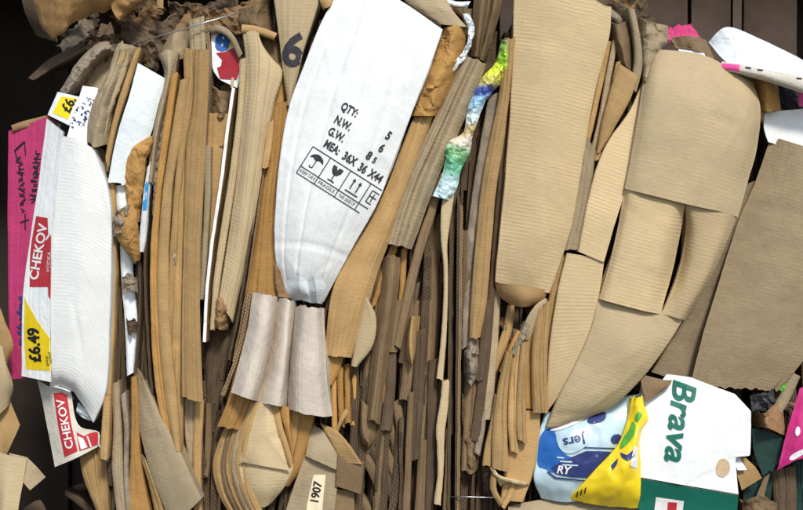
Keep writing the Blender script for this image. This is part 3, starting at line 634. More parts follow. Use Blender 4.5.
# ------------------------------------------------------------------ brown folded strips, left stack
sheet('brown_strip', 'brown strip along the right side of the big white carton', [[(109, 175), (111, 240), (110, 310), (107, 380), (103, 455)], [(114, 178), (116, 240), (115, 310), (112, 380), (107, 462)]], 'kraft', d=.012, m=5)
for i, (pth, dd, lab) in enumerate([
    ([(117, 262), (116, 300), (115, 350), (114, 420), (118, 480), (122, 540)], .035, 'thin dirty board edge right beside the carton strip'),
    ([(121, 285), (119, 330), (117, 390), (120, 450), (128, 540)], .04, 'curved dirty board edge left of the narrow white strip'),
    ([(124, 330), (122, 370), (122, 420), (124, 470)], .05, 'short dirty board edge below the narrow white strip'),
    ([(138, 240), (141, 280), (140, 320), (136, 372), (131, 430), (127, 470)], .02, 'dark board edge right of the narrow white strip'),
    ([(144, 250), (145, 300), (142, 350), (140, 390)], .04, 'board edge beside the dark slit under the blue patch'),
    ([(152, 170), (148, 220), (146, 270), (149, 340), (153, 395)], .015, 'fluted board edge along the first brown fold')]):
    edge_on('board_edge', lab, pth, 'dirty', dd, th=.0045)
sheet('grey_strip', 'bluish grey board strip running down to the bottom left', [[(112, 385), (113, 430), (112, 470), (120, 540)], [(119, 380), (121, 430), (124, 480), (134, 540)]], 'kraft_grey', d=.03, m=5, th=.003)
sheet('grey_strip', 'narrow torn grey board strip with a pale edge at bottom left', [[(121, 395), (124, 430), (124, 475), (128, 540)], [(125, 392), (128, 430), (128, 480), (134, 540)]], 'fibre', d=.02, m=5, th=.003, crumple=.003)
sheet('brown_strip', 'short brown strip ending in a point beside the lower red label', [[(104, 395), (101, 430), (100, 458)], [(110, 395), (109, 430), (107, 460)]], 'kraft', d=.004, m=5, fl=.1)
sheet('brown_strip', 'rounded brown strip left of the slanting pale panel', [[(131, 378), (131, 420), (130, 465), (124, 540)], [(137, 375), (139, 420), (141, 465), (156, 540)]], 'kraft_warm', d=.02, m=7)
sheet('grey_strip', 'grey brown rolled board edge right of the white sheet', [[(158, 54), (164, 74), (153, 130), (147, 182)], [(167, 50, .0), (169, 74, -.008), (157, 130, -.004), (150, 182, .0)], [(178, 53), (174, 76), (161, 130), (153, 184)]], 'kraft_grey', d=.012, m=8, round_=True, crumple=.002)
sheet('dirty_strip', 'rough dirty board edge between two brown folds at upper left', [[(166, 78), (160, 120), (155, 165), (152, 215)], [(172, 74), (166, 120), (160, 165), (156, 220)]], 'fibre', d=.02, m=5, crumple=.005, cfreq=40)
sheet('brown_fold', 'first long brown fold right of the white sheet', [[(172, 72), (164, 122), (156, 185), (151, 240), (150, 290), (152, 350), (157, 400), (166, 440)], [(178, 72), (171, 122), (162, 185), (158, 240), (158, 290), (161, 350), (167, 400), (174, 445)]], 'kraft_warm', d=.0, m=6)
sheet('brown_fold', 'second long brown fold with a flattened crest', [[(180, 80), (172, 130), (164, 180), (159, 240), (157, 290), (160, 350), (165, 400), (174, 450)], [(189, 77), (182, 130), (173, 180), (169, 240), (169, 290), (172, 350), (177, 400), (181, 452)]], 'kraft', d=-.006, m=7)
sheet('brown_fold', 'third long brown fold tapering to a point downward', [[(189, 77), (181, 130), (174, 190), (170, 250), (168, 310), (168, 352)], [(197, 76), (191, 115), (185, 150), (180, 200), (176, 260), (171, 352)]], 'kraft', d=-.004, m=6)
sheet('brown_fold', 'orange brown fold seen between the third fold and the wide board', [[(169, 163), (170, 200), (174, 260), (173, 320)], [(178, 166), (180, 200), (181, 260), (178, 320)]], 'kraft_warm', d=.02, m=5)
tb = sheet('rolled_fold', 'tube-like brown fold with a cross crease halfway', [[(180, 150), (176, 200), (173, 260), (171, 330), (169, 400), (173, 452)], [(187, 148), (186, 200), (184, 260), (183, 330), (182, 400), (181, 455)]], 'kraft', d=.006, m=9, bulge=.011, creases=[('s', .63, .005, .012)])
sheet('torn_patch', 'small scuffed tear on the tube-like fold', [[(172, 226), (172, 262)], [(176, 224), (175, 266)]], 'fibre', d=-.006, m=5, fl=.02, crumple=.004, cfreq=60, th=.0012)
wb = sheet('wide_board', 'wide brown board with fluted right edge and a cut lower end', [[(195, 50), (193, 105), (187, 145), (185, 200), (183, 290), (182, 340), (182, 396)], [(209.5, 50), (208, 95), (206, 145), (203, 200), (200, 260), (200, 320), (203, 404)]], 'kraft', d=-.014, m=9, bulge=.007, fr=0)
edge_on('board_edge', 'fluted cut edge running down beside the wide brown board', [(210, 50), (208.5, 95), (206, 130), (204, 170), (202, 215), (200, 290)], 'kraft_grey', -.004, th=.005, edge='edge', back=.12)
sheet('brown_board', 'short upright brown board behind the wide board top', [[(183, 49), (184, 80)], [(197, 50), (197, 82)]], 'kraft', d=.012, m=5)
sheet('brown_board', 'upright dusty brown board crossing the upper wire', [[(189, 20), (190, 52)], [(205, 16), (207, 52)]], 'kraft_grey', d=.01, m=6, fr=0, rag=(2, 0))
edge_on('board_edge', 'short fluted edge on the upright board at the wire', [(206, 17), (206, 35), (208, 52)], 'kraft', .012, th=.006, edge='edge', back=.08)
sheet('brown_fold', 'dark fold below the cut end of the wide board', [[(184, 398), (185, 440), (189, 462)], [(197, 400), (195, 440), (193, 464)]], 'kraft_grey', d=.03, m=5)
sheet('brown_fold', 'brown fold hanging from under the wide board to the bottom', [[(195, 400), (193, 440), (193, 470), (194, 540)], [(203, 402), (202, 440), (201, 470), (202, 540)]], 'kraft', d=.016, m=6)
sl = panel('slanting_board', 'pale slanting board with a square lower end at bottom left', [[(136, 368, .03), (139, 420, .02), (148, 463, .01), (166, 512, .0), (170, 530, .0)], [(144, 380, .01), (160, 415, .0), (181, 456, -.01), (198, 493, -.014), (201, 499, -.014)]], 'kraft_grey', fl=.05, m=12, bulge=.006)
sheet('slanting_ply', 'folded ply peeking from under the slanting pale panel', [[(140, 455, .02), (150, 490, .02), (160, 540, .02)], [(147, 462, .01), (158, 492, .006), (174, 540, .01)]], 'kraft', m=5)

# upper left printed scrap and boards
ps = panel('printed_scrap', 'red blue and yellow printed card scrap beside the wide board', [[(211, 32, .03), (212, 50, .02), (213, 70, .02), (220, 80, .02)], [(231, 32, .03), (240, 50, .02), (241, 70, .02), (237, 88, .02)]], 'white_paper', th=.0015, m=8, edge='edge_white')
decal('print', ps, ps, [[(216, 53), (224, 52), (231, 49), (236, 47), (239, 54), (239.5, 70), (236.5, 80), (220, 79), (217, 68), (221, 66), (222, 60)]], 'crimson', .0012)
decal('print', ps, ps, [[(215, 46), (215.5, 38), (219, 34), (226, 34), (230, 38), (230.5, 45), (227, 50), (222, 51.5), (217, 50)]], 'blue', .0014)
decal('print', ps, ps, [[(221, 44), (223, 43), (223.4, 46), (221.4, 46.6)], [(222, 37), (224, 36.6), (224.4, 39), (222.6, 39.6)]], 'ink_white', .002)
decal('print', ps, ps, [[(230.5, 41), (233.5, 46), (230, 48.5), (229, 46.5)]], 'yellow', .0018)
sheet('brown_board', 'thin bent board curling over the printed scrap', [[(206, 27, .02), (220, 26, .0), (232, 34, .0), (242, 54, .01)], [(206, 33, .02), (218, 31, .0), (229, 38, .0), (239, 58, .01)]], 'kraft_grey', m=5, fl=.04)
sheet('brown_board', 'dark bent board under the printed scrap', [[(211, 86), (212, 104), (212, 116)], [(219, 90, .02), (221, 108, .02), (220, 118, .02)], [(230, 92), (231, 108), (229, 116)]], 'kraft_dull', d=.04, m=8, round_=True, crumple=.004)
sheet('brown_board', 'shaded brown board between the fluted edge and the white line', [[(207, 112), (206, 150), (204, 200), (200, 290)], [(230, 114), (225, 160), (217, 215), (206, 300)]], 'kraft', d=.03, m=7, bulge=.004)
sheet('fluted_sliver', 'short pale sliver of board beside the fluted edge', [[(204, 146), (204, 200), (201, 270), (199, 300)], [(211, 147), (210, 200), (207, 250), (203, 300)]], 'kraft_grey', d=.0, m=5)
edge_on('white_edged_board', 'board with bright white cut edge between brown boards', [(235, 88), (229, 130), (223, 180), (214, 240), (208.5, 290), (206, 342)], 'kraft', -.01, th=.0062, edge='ink_white', back=.2)
tube('brown_stub', 'small dark stub on top of white edged board', [(232.5, 78, -.006), (232.5, 82, -.006), (231.8, 88, -.006)], .003, 'ink_tan', 'cardboard')
sheet('pale_fold', 'first narrow pale fold right of the white edged board', [[(240, 60), (237, 110), (229, 175), (219, 240), (213, 285), (210, 330)], [(246, 58), (243, 110), (236, 175), (226, 240), (219, 285), (214, 330)]], 'kraft_pale', d=-.004, m=6)
bg_ = sheet('broad_fold', 'broad pale folded board with a shouldered top', [[(243, 32), (246, 62), (244, 110), (237, 178), (228, 245), (218, 305)], [(257, 32, -.01), (260, 60, -.016), (256, 110, -.018), (248, 180, -.016), (239, 250, -.012), (226, 312, .0)], [(262, 54, .0), (281, 69, .0), (273, 104, -.004), (263, 160, -.004), (250, 240, .0), (232, 322, .008)]], 'kraft_pale', d=.0, m=12, round_=True, bulge=.003)
sheet('brown_board', 'brown inside of the board behind the shouldered fold', [[(255, 34), (258, 50), (266, 64)], [(277, 36), (281, 55), (283, 72)]], 'kraft_dull', d=.03, m=6)
sheet('rolled_bar', 'rolled board edge lying across above the shouldered fold', [[(242, 25), (258, 27), (277, 34)], [(241, 32), (256, 33), (274, 39)]], 'kraft', d=-.008, m=5, fl=.06)
sheet('brown_board', 'dark bent board behind the rolled edge and the 6 board', [[(238, 10), (236, 24), (244, 34)], [(258, 4, .02), (255, 20, .02), (262, 30, .02)], [(272, -10), (270, 10), (274, 32)]], 'kraft_dull', d=.05, m=12, round_=True, crumple=.007, cfreq=24)
sheet('brown_board', 'orange brown board between the shouldered fold and white panel', [[(276, 66), (272, 90), (266, 125)], [(284, 60), (285, 85), (284, 110)]], 'kraft_warm', d=.02, m=5)
edge_on('board_edge', 'thin dark board edge right of the broad pale fold', [(268, 110), (262, 160), (255, 210), (247, 265), (240, 310), (230, 360)], 'kraft_dull', -.002, th=.004)
edge_on('board_edge', 'second thin board edge right of the broad pale fold', [(271, 112), (266, 160), (259, 210), (251, 265), (244, 310), (234, 362)], 'kraft', .002, th=.003, edge='edge')
pm = sheet('brown_board', 'warm brown board left of the white panel running under pleats', [[(271, 104), (267, 150), (260, 210), (251, 275), (241, 335), (230, 395), (218, 426)], [(288, 102), (284, 150), (278, 200), (277, 250), (280, 300), (268, 370), (246, 431)]], 'kraft_warm', d=.012, m=10, bulge=.008)
sheet('brown_strip', 'small brown strip overlapping the top of the warm brown board', [[(268, 122), (265, 145), (262, 168)], [(274, 120), (272, 145), (268, 168)]], 'kraft', d=-.003, m=4)
sheet('paper_scrap', 'small puckered brown paper at the foot of the white panel', [[(275, 262), (276, 285), (279, 297)], [(280, 270, .0), (284, 288, .0), (290, 298, .0)]], 'paper_brown', d=-.01, m=6, crumple=.004, fl=.04, th=.0012)
sheet('crumpled_board', 'torn dark crumple under the broad pale fold', [[(213, 302), (209, 325)], [(220, 298, .0), (220, 330, .0)], [(233, 308), (228, 330)]], 'paper_brown', d=.03, m=12, round_=True, crumple=.010, cfreq=36, th=.0015)
sheet('grey_board', 'bluish grey dirty board below the torn crumple', [[(208, 330), (205, 380), (206, 445)], [(236, 318), (226, 370), (217, 420)]], 'dirty', d=.045, m=8)
sheet('brown_strip', 'narrow strip right of the bluish grey dirty board', [[(206, 404), (205, 440), (204, 475)], [(211, 404), (211, 440), (208, 478)]], 'kraft_dull', d=.035, m=5)

# ------------------------------------------------------------------ the board marked 6 and the white panel
b6 = panel('numbered_board', 'pale kraft board printed with a large 6', [[(268, -40, .01), (276, 10, .0), (281, 50, .0), (287, 104, .01)], [(330, -40, .0), (318, 2, -.01), (303, 50, -.01), (289, 106, .0)]], 'kraft_pale', m=10, fl=.1, bulge=.006)
text('lettering', b6, b6, '6', 293, 51.5, 34, 10, 'ink_grey', sx=.95, bold=.03)
sheet('bent_flap', 'small bent flap between the 6 board and white panel', [[(316, -14, .0), (320, 0, -.02), (324, 9, -.02)], [(330, -14, .0), (331, 0, -.03), (329, 7, -.03)]], 'kraft', m=5, fl=.02, th=.002)
wp = panel('white_board', 'large white board with black shipping print leaning across the bale', [
    [(340, -10, -.02), (323, 20, -.025), (306, 62, -.03), (291, 103, -.03), (281, 155, -.028), (276, 210, -.02), (276, 258, -.008), (285, 296, .015)],
    [(364, -13, -.035), (352, 28, -.045), (335, 75, -.05), (322, 120, -.052), (310, 170, -.05), (300, 225, -.04), (295, 268, -.022), (299, 297, .012)],
    [(396, -2, -.045), (390, 35, -.055), (378, 80, -.06), (365, 125, -.06), (349, 175, -.056), (332, 225, -.045), (318, 268, -.026), (314, 300, .01)],
    [(442, 29, -.035), (428, 70, -.035), (412, 110, -.035), (396, 152, -.033), (379, 198, -.028), (356, 240, -.018), (337, 275, -.004), (323, 302, .016)]],
    'white', m=54, n=90, round_=True, th=.004, edge='edge', fl=.06, fr=.02, rough=.0022, freq=7, creases=[('t', .16, .003, .02), ('t', .36, .006, .03), ('t', .55, .0035, .018), ('t', .78, .003, .02), ('s', .83, .003, .012)], wob=.5)
panel('folded_paper', 'folded bluish white paper end under the white board', [[(283, 282, .0), (286, 292, .0), (290, 301, .012)], [(299, 274, -.03), (300, 288, -.024), (301, 300, .004)], [(306, 280, -.012), (309, 292, -.008), (311, 303, .006)], [(314, 276, -.03), (316, 290, -.02), (317, 303, .0)], [(328, 278, .0), (325, 292, .0), (322, 304, .012)]], 'white_paper', m=12, n=10, th=.0015, edge='edge_white', smooth=False, crumple=.002, cfreq=20)
A = 32.5
ca, sa = math.cos(math.radians(A)), math.sin(math.radians(A))
def F(x, y, o=(313, 146.5)): return (o[0]+ca*x-sa*y, o[1]+sa*x+ca*y)
for s, u, v in (('QTY:', 349.5, 110), ('N.W.', 343, 123.5), ('G.W.', 336.5, 135)):
    text('lettering', wp, wp, s, u, v, 8.4, A-3, 'ink_grey', sx=.7, bold=.034)
text('lettering', wp, wp, 'MEA:', 332, 147.5, 8.4, A-1, 'ink_grey', sx=.7, bold=.034)
text('lettering', wp, wp, '36X', 349.5, 159, 8.8, A, 'ink_grey', sx=.72, bold=.034)
text('lettering', wp, wp, '36', 362.5, 168.5, 8.8, A, 'ink_grey', sx=.72, bold=.034)
text('lettering', wp, wp, 'X44', 375.5, 176.5, 8.8, A, 'ink_grey', sx=.72, bold=.034)
text('lettering', wp, wp, '5', 388.5, 136, 8.8, A, 'ink_grey', sx=.8, bold=.034)
text('lettering', wp, wp, '6', 381.5, 148.5, 8.8, A, 'ink_grey', sx=.8, bold=.034)
text('lettering', wp, wp, '8', 369, 156, 8.8, A, 'ink_grey', sx=.8, bold=.034)
text('lettering', wp, wp, '5', 374.5, 160.5, 6.4, A, 'ink_grey', sx=.8, bold=.034)
def bar(x0, y0, x1, y1, t=.45):
    if abs(x1-x0) > abs(y1-y0): q = [(x0, y0-t), (x1, y1-t), (x1, y1+t), (x0, y0+t)]
    else: q = [(x0-t, y0), (x1-t, y1), (x1+t, y1), (x0+t, y0)]
    return [F(*p) for p in q]
xe = 84
decal('frame_lines', wp, wp, [bar(0, 0, xe, 0), bar(0, 23, xe-4, 23), bar(0, 31, xe-9, 31), bar(0, 0, 0, 31), bar(21, 0, 21, 31), bar(45, 0, 45, 31), bar(69, 0, 69, 31)], 'ink_grey')
um = [F(10.5+7.6*math.cos(math.pi+i*math.pi/8), 10.5+6.5*math.sin(math.pi+i*math.pi/8)) for i in range(9)]+[F(14.5, 9), F(10.5, 10.5), F(6.5, 9)]
decal('symbol', wp, wp, [um, bar(10.5, 10, 10.5, 18.5, .5), bar(7.5, 19.2, 10.6, 18.6, .6), bar(7.2, 16.8, 7.2, 19, .5)], 'ink_grey')
decal('symbol', wp, wp, [[F(27.5, 4), F(31.5, 4), F(33.5, 7.5), F(34.5, 4), F(39, 4), F(38.6, 8.5), F(36, 12), F(33.3, 13), F(30.5, 12), F(28, 8.5)], bar(33.3, 12.5, 33.3, 19, .5), bar(29.5, 19.4, 37, 19.4, .6)], 'ink_grey')
decal('symbol', wp, wp, [bar(53.5, 6, 53.5, 16, .6), bar(60.5, 6, 60.5, 16, .6), [F(51.5, 7.6), F(53.5, 4), F(55.5, 7.6)], [F(58.5, 7.6), F(60.5, 4), F(62.5, 7.6)], bar(50, 19, 64.5, 19, .6)], 'ink_grey')
decal('symbol', wp, wp, [bar(74, 5, 74, 18, .5), bar(74, 5, 82, 5, .5), bar(74, 18, 80, 18, .5), bar(78, 7, 78, 16, .5), bar(74, 11, 82, 11, .5)], 'ink_grey')
for s, x in (('KEEP DRY', 10.5), ('FRAGILE', 33), ('THIS SIDE UP', 57)):
    text('lettering', wp, wp, s, *F(x, 27), 3.6, A, 'ink_grey', sx={10.5: .82, 33: 1.05, 57: .68}[x])

# ------------------------------------------------------------------ pleated grey board and the boards under it
pl = empty('pleated_board', 278, 415, -.03, 'washed grey corrugated board folded into three pleats', 'cardboard')
panel('pleat', None, [[(253, 292, -.022), (248, 325, -.026), (241, 355, -.026), (231, 392, -.022)], [(263, 294, -.05), (258, 330, -.054), (251, 365, -.054), (243, 397, -.05)], [(273, 296, -.04), (268, 335, -.044), (261, 370, -.044), (252, 400, -.04)], [(279, 297, .012), (274.5, 335, .012), (267.5, 370, .012), (258, 401, .012)]], 'pleat', parent=pl, m=18, round_=True, fl=.0, fr=.02, rag=(2.5, 1), wob=.8)
panel('pleat', None, [[(277, 299, .012), (272, 340, .012), (266, 372, .012), (257, 403, .012)], [(284, 298, -.026), (280, 340, -.030), (274, 375, -.03), (267, 404, -.026)], [(291, 300, -.03), (287, 345, -.034), (283, 380, -.034), (279, 406, -.03)], [(296, 302, .016), (291.5, 345, .016), (288, 380, .016), (286, 407, .016)]], 'pleat', parent=pl, m=18, round_=True, fl=0, fr=.02, rag=(2, 1), wob=.8)
panel('pleat', None, [[(296, 306, .004), (292, 345, .004), (289, 380, .004), (288, 409, .004)], [(304, 306, -.036), (300, 345, -.04), (298, 380, -.042), (298, 412, -.04)], [(316, 307, -.04), (316, 345, -.044), (317, 380, -.044), (320, 416, -.04)], [(323, 308, -.016), (324, 345, -.018), (326, 380, -.018), (331, 416, -.014)]], 'pleat', parent=pl, m=18, round_=True, fl=0, fr=.03, rag=(2, 1.2), wob=.8)
edge_on('board_edge', 'fluted torn edge along the left of pleated board', [(251, 294), (247, 320), (240, 352), (231, 378), (224, 396)], 'kraft_grey', -.014, th=.007, edge='edge', back=.05)
rb = empty('rounded_carton', 262, 505, .0, 'rounded kraft carton bulging below the pleated board', 'carton')
for j, (dx, dd) in enumerate([(-27, .035), (-20, .028), (-14, .018), (-8, .010), (-4, .004)]):
    sheet('ply', None, [[(253+dx*.5, 402, dd), (243+dx*.8, 436, dd), (240+dx*.98, 466, dd), (246+dx, 494, dd), (258+dx*.9, 520, dd)], [(263+dx*.5, 402, dd-.004), (253+dx*.8, 436, dd-.006), (252+dx, 466, dd-.006), (258+dx, 494, dd-.006), (270+dx*.9, 522, dd)]], ('kraft', 'kraft_dull', 'kraft', 'kraft_grey', 'kraft')[j], parent=rb, m=6, fl=.1)
panel('face', None, [[(255, 402, .0), (246, 436, -.004), (240, 466, -.004), (244, 488, .0), (252, 506, .012)], [(268, 402, -.016), (266, 436, -.022), (264, 466, -.022), (264, 490, -.016), (264, 507, .006)], [(272, 402, -.002), (285, 436, -.006), (292, 466, -.006), (284, 486, .0), (272, 502, .012)]], 'kraft_pale', parent=rb, m=16, n=34, round_=True, fl=.05, rough=.002, creases=[('s', .60, .0025, .018)])
panel('crease_flap', None, [[(239.5, 460.5, -.013), (254, 450, -.027), (268, 437, -.025)], [(240, 461.5, -.013), (263, 466, -.029), (290, 470.5, -.014)]], 'kraft_pale', parent=rb, m=8, n=16, th=.0022)
sheet('fold', None, [[(270, 404, -.008), (276, 430, -.012), (284, 452, -.012), (289, 468, -.006)], [(277, 404, -.012), (282, 428, -.016), (288, 450, -.016), (291, 466, -.01)]], 'kraft', parent=rb, m=5, fl=.03)
sheet('fold', None, [[(279, 405, -.006), (285, 428, -.01), (290, 450, -.01), (292, 466, -.004)], [(288, 407, -.012), (289, 428, -.016), (292, 446, -.016), (293, 460, -.01)]], 'kraft_warm', parent=rb, m=5, fl=.03)
sheet('side_flap', None, [[(302, 410, .0), (297, 440, .0), (291, 470, .0), (284, 486, .004)], [(314, 412, .006), (308, 440, .006), (300, 468, .006), (288, 486, .01)]], 'kraft_warm', parent=rb, m=6, fl=.06)
sheet('side_flap', None, [[(289, 408, .006), (290, 428, .006), (292, 450, .006)], [(302, 410, .002), (298, 432, .002), (293, 456, .002)]], 'kraft', parent=rb, m=6, fl=.06)

nb = empty('stickered_carton', 318, 515, .02, 'brown carton with a cream number sticker at the bottom', 'carton')
nf = panel('front_panel', None, [[(306, 454, .005), (296, 482, .0), (284, 520, .0), (276, 550, .0)], [(337, 466, .0), (336, 490, -.005), (333, 520, -.005), (331, 550, -.005)]], 'kraft_grey', parent=nb, m=10, fl=.08)
panel('top_flap', None, [[(313, 425, .02), (309, 440, .0), (306, 456, -.006)], [(336, 436, .012), (338, 452, -.005), (337, 470, -.01)]], 'kraft_grey', parent=nb, m=8, fl=.05, bulge=.006)
panel('ridge_flap', None, [[(321, 424, .01), (334, 446, -.008), (341, 462, -.006)], [(334, 428, .0), (348, 444, -.018), (361, 464, -.01)]], 'kraft', parent=nb, m=6, fl=.03, n=10)
panel('square_flap', None, [[(338, 455, -.01), (337, 470, -.012), (336, 486, -.01)], [(363, 463, -.004), (362, 478, -.006), (360, 494, -.002)]], 'kraft_dull', parent=nb, m=8, fl=.02)
panel('lower_flap', None, [[(334, 488, .012), (333, 520, .012), (332, 550, .012)], [(353, 492, .018), (354, 520, .018), (355, 550, .018)]], 'kraft_dull', parent=nb, m=6, fl=.05)
st = sheet('number_sticker', 'cream sticker', [[(314, 474.5), (309, 495), (305.5, 520)], [(326, 474.5), (323.5, 495), (321, 520)]], 'sticker', on=nf, parent=nf, th=.0003, m=6, n=12, wob=.6, edge='sticker')
text('lettering', nf, nf, '1907', 316.5, 492.5, 8.6, -79, 'ink', sx=.95, bold=.02, lift=.0026)

# ------------------------------------------------------------------ middle: brown boards right of the white panel
panel('tan_flap', 'tan folded flap tucked behind the white panel top corner', [[(398, -20, .0), (408, 4, -.005), (436, 24, -.01)], [(440, -22, .0), (449, 6, -.015), (466, 27, -.01)]], 'kraft_grey', m=8, fl=.05, bulge=.008)
sheet('crumpled_paper', 'crumpled brown paper right of the white panel corner', [[(440, 30), (431, 58), (420, 86), (410, 116)], [(455, 26, -.01), (448, 60, -.015), (437, 86, -.015), (424, 116, -.01)], [(466, 26), (463, 58), (449, 92), (436, 116)]], 'kraft_warm', d=.01, m=16, round_=True, crumple=.009, cfreq=17, th=.0015, fl=.06)
sheet('foil_strip', 'crumpled silver blue foil edge beside the crumpled brown paper', [[(464, 14), (468, 28), (465, 46), (456, 60), (442, 76)], [(470, 13), (474, 28), (470, 48), (461, 64), (445, 80)]], 'foil', d=-.010, m=8, fl=.0, crumple=.005, cfreq=45, th=.0005, edge='foil', wob=2.5)
sheet('foil_strip', 'sliver of silver foil at the top edge behind tan flap', [[(442, -4), (456, 2), (470, 2)], [(442, 2), (456, 6), (468, 7)]], 'foil', d=.03, m=4, fl=.02, crumple=.004, th=.0008, edge='foil')
bc = sheet('curved_board', 'long curved brown board hugging the right edge of white panel', [[(419, 107, .0), (405, 140, .0), (388, 185, .0), (368, 225, .0), (345, 262, .0), (331, 300, .0), (326, 354, .004)], [(425, 108, -.006), (415, 142, -.008), (400, 185, -.01), (384, 225, -.012), (364, 268, -.014), (350, 308, -.014), (338, 357, -.008)], [(434, 112, .006), (422, 145, .004), (411, 180, .002), (395, 225, .002), (378, 270, .002), (366, 310, .002), (351, 358, .006)]], 'kraft', d=.0, m=12, round_=True, bulge=.002)
sheet('brown_fold', 'narrow orange fold right of the long curved board', [[(432, 116), (420, 160), (408, 195), (394, 235), (380, 276), (370, 310)], [(438, 116), (428, 156), (417, 188), (402, 235), (387, 275), (376, 305)]], 'kraft_warm', d=.02, m=5)
panel('rounded_board', 'pill-shaped pale board end below the long curved board', [[(361, 297, .0), (359, 325, .0), (355, 350, .0), (352, 366, .004)], [(366, 297, -.006), (375, 318, -.006), (372, 345, -.004), (356, 367, .002)]], 'kraft_pale', m=8, fl=.05, bulge=.003)
sheet('brown_strip', 'dark strip left of the pill-shaped board end', [[(357, 330), (353, 350), (351, 366)], [(360, 326), (358, 350), (355, 368)]], 'kraft_dull', d=.012, m=4)
sheet('brown_flap', 'brown flap hanging below the long curved board', [[(325, 350), (326, 370), (329, 384)], [(344, 356), (339, 372), (332, 386)]], 'kraft_warm', d=.02, m=6)
for i, (a, lab) in enumerate([((330, 374, 334, 430), 'leftmost orange fold below the long curved board'), ((337, 366, 341, 426), 'second orange fold below the long curved board'), ((344, 365, 347, 424), 'third orange fold below the long curved board'), ((351, 366, 352, 426), 'fourth orange fold below the long curved board')]):
    sheet('orange_fold', lab, [[(a[0], a[1]), (a[0]+1, 395), (a[2]-2, a[3])], [(a[0]+6, a[1]), (a[0]+6, 395), (a[2]+3, a[3])]], 'kraft_warm', d=.022+.004*i, m=5, fl=.08)
panel('bent_sliver', 'small bent sliver among the orange folds', [[(346, 408, .0), (340, 418, .0), (336, 430, .01)], [(349, 411, .0), (343, 421, .0), (338, 432, .01)]], 'kraft', m=4, n=6)
ra = sheet('ridged_board', 'ridged grey brown board slanting up beside the coloured wrapper', [[(466, 56), (448, 92), (430, 130), (412, 168), (399, 204), (387, 243)], [(471, 58, -.012), (455, 92, -.016), (438, 130, -.018), (420, 168, -.018), (406, 205, -.016), (394, 245, -.012)], [(475, 59, .0), (459, 93, -.002), (442, 131, -.003), (425, 169, -.003), (411, 206, -.002), (399, 246, .0)], [(480, 61, -.012), (466, 93, -.016), (450, 131, -.018), (433, 169, -.018), (418, 207, -.016), (405, 247, -.01)], [(486, 64, .004), (475, 92, .002), (459, 130, .0), (441, 168, .0), (427, 205, .002), (411, 249, .004)]], 'kraft_grey', d=0, m=16, round_=True, bulge=0)
sheet('ridged_board', 'upper ridged brown board at the top above the coloured wrapper', [[(476, -10), (474, 10), (472, 56)], [(484, -10, .0), (482, 10, -.004), (476, 57, -.004)], [(490, -10, .02), (488, 10, .012), (479, 58, .012)], [(496, -10, .0), (494, 10, -.004), (481, 60, -.004)], [(502, -10), (500, 10), (484, 62)]], 'kraft_dull', d=.016, m=16, round_=True, bulge=0)
sheet('brown_board', 'dark brown board behind the silver foil edge', [[(448, 8), (462, 16), (468, 40)], [(474, 8), (474, 30), (470, 60)]], 'kraft_dull', d=.03, m=6)
sheet('brown_strip', 'brown strip along the right side of ridged grey board', [[(441, 172), (430, 205), (416, 245), (406, 285), (394, 344)], [(447, 174), (437, 208), (424, 250), (413, 292), (401, 350)]], 'kraft_dull', d=.012, m=5)
sheet('grey_fold', 'flat-topped grey brown fold below the ridged board', [[(384, 257), (380, 300), (373, 350), (366, 420)], [(391, 256, -.006), (388, 300, -.01), (381, 350, -.01), (372, 420, -.004)], [(400, 257), (397, 295), (389, 345), (379, 424)]], 'kraft_dull', d=.016, m=8, round_=True, bulge=.003)
sheet('brown_strip', 'orange edge strip between flat-topped fold and dark boards', [[(401, 250), (399, 295), (391, 345), (381, 400)], [(407, 248), (404, 295), (395, 350), (384, 405)]], 'kraft_warm', d=.02, m=4)
sheet('brown_strip', 'narrow fold left of the flat-topped grey fold', [[(376, 258), (374, 300), (370, 340), (362, 385)], [(383, 258), (380, 300), (375, 345), (366, 390)]], 'kraft_dull', d=.026, m=4)
sheet('dark_fold', 'dark brown fold deep beside the light cut edge, upper', [[(436, 215), (427, 260), (419, 310), (412, 360)], [(445, 212), (440, 260), (432, 310), (423, 360)]], 'kraft_dull', d=.05, m=6)
sheet('dark_fold', 'dark fold deep in the middle left of the rolled loop', [[(412, 285), (405, 320), (398, 362)], [(420, 283), (414, 320), (406, 364)]], 'dirty', d=.035, m=5)
sheet('rolled_loop', 'small rolled board loop in the dark middle', [[(410, 318), (406, 340), (405, 354), (409, 362)], [(413, 316, -.008), (410, 340, -.008), (411, 356, -.006), (412, 364, .0)], [(419, 316), (417, 340), (416, 354), (413, 362)]], 'kraft', d=.03, m=8, round_=True, th=.002, fl=.05)
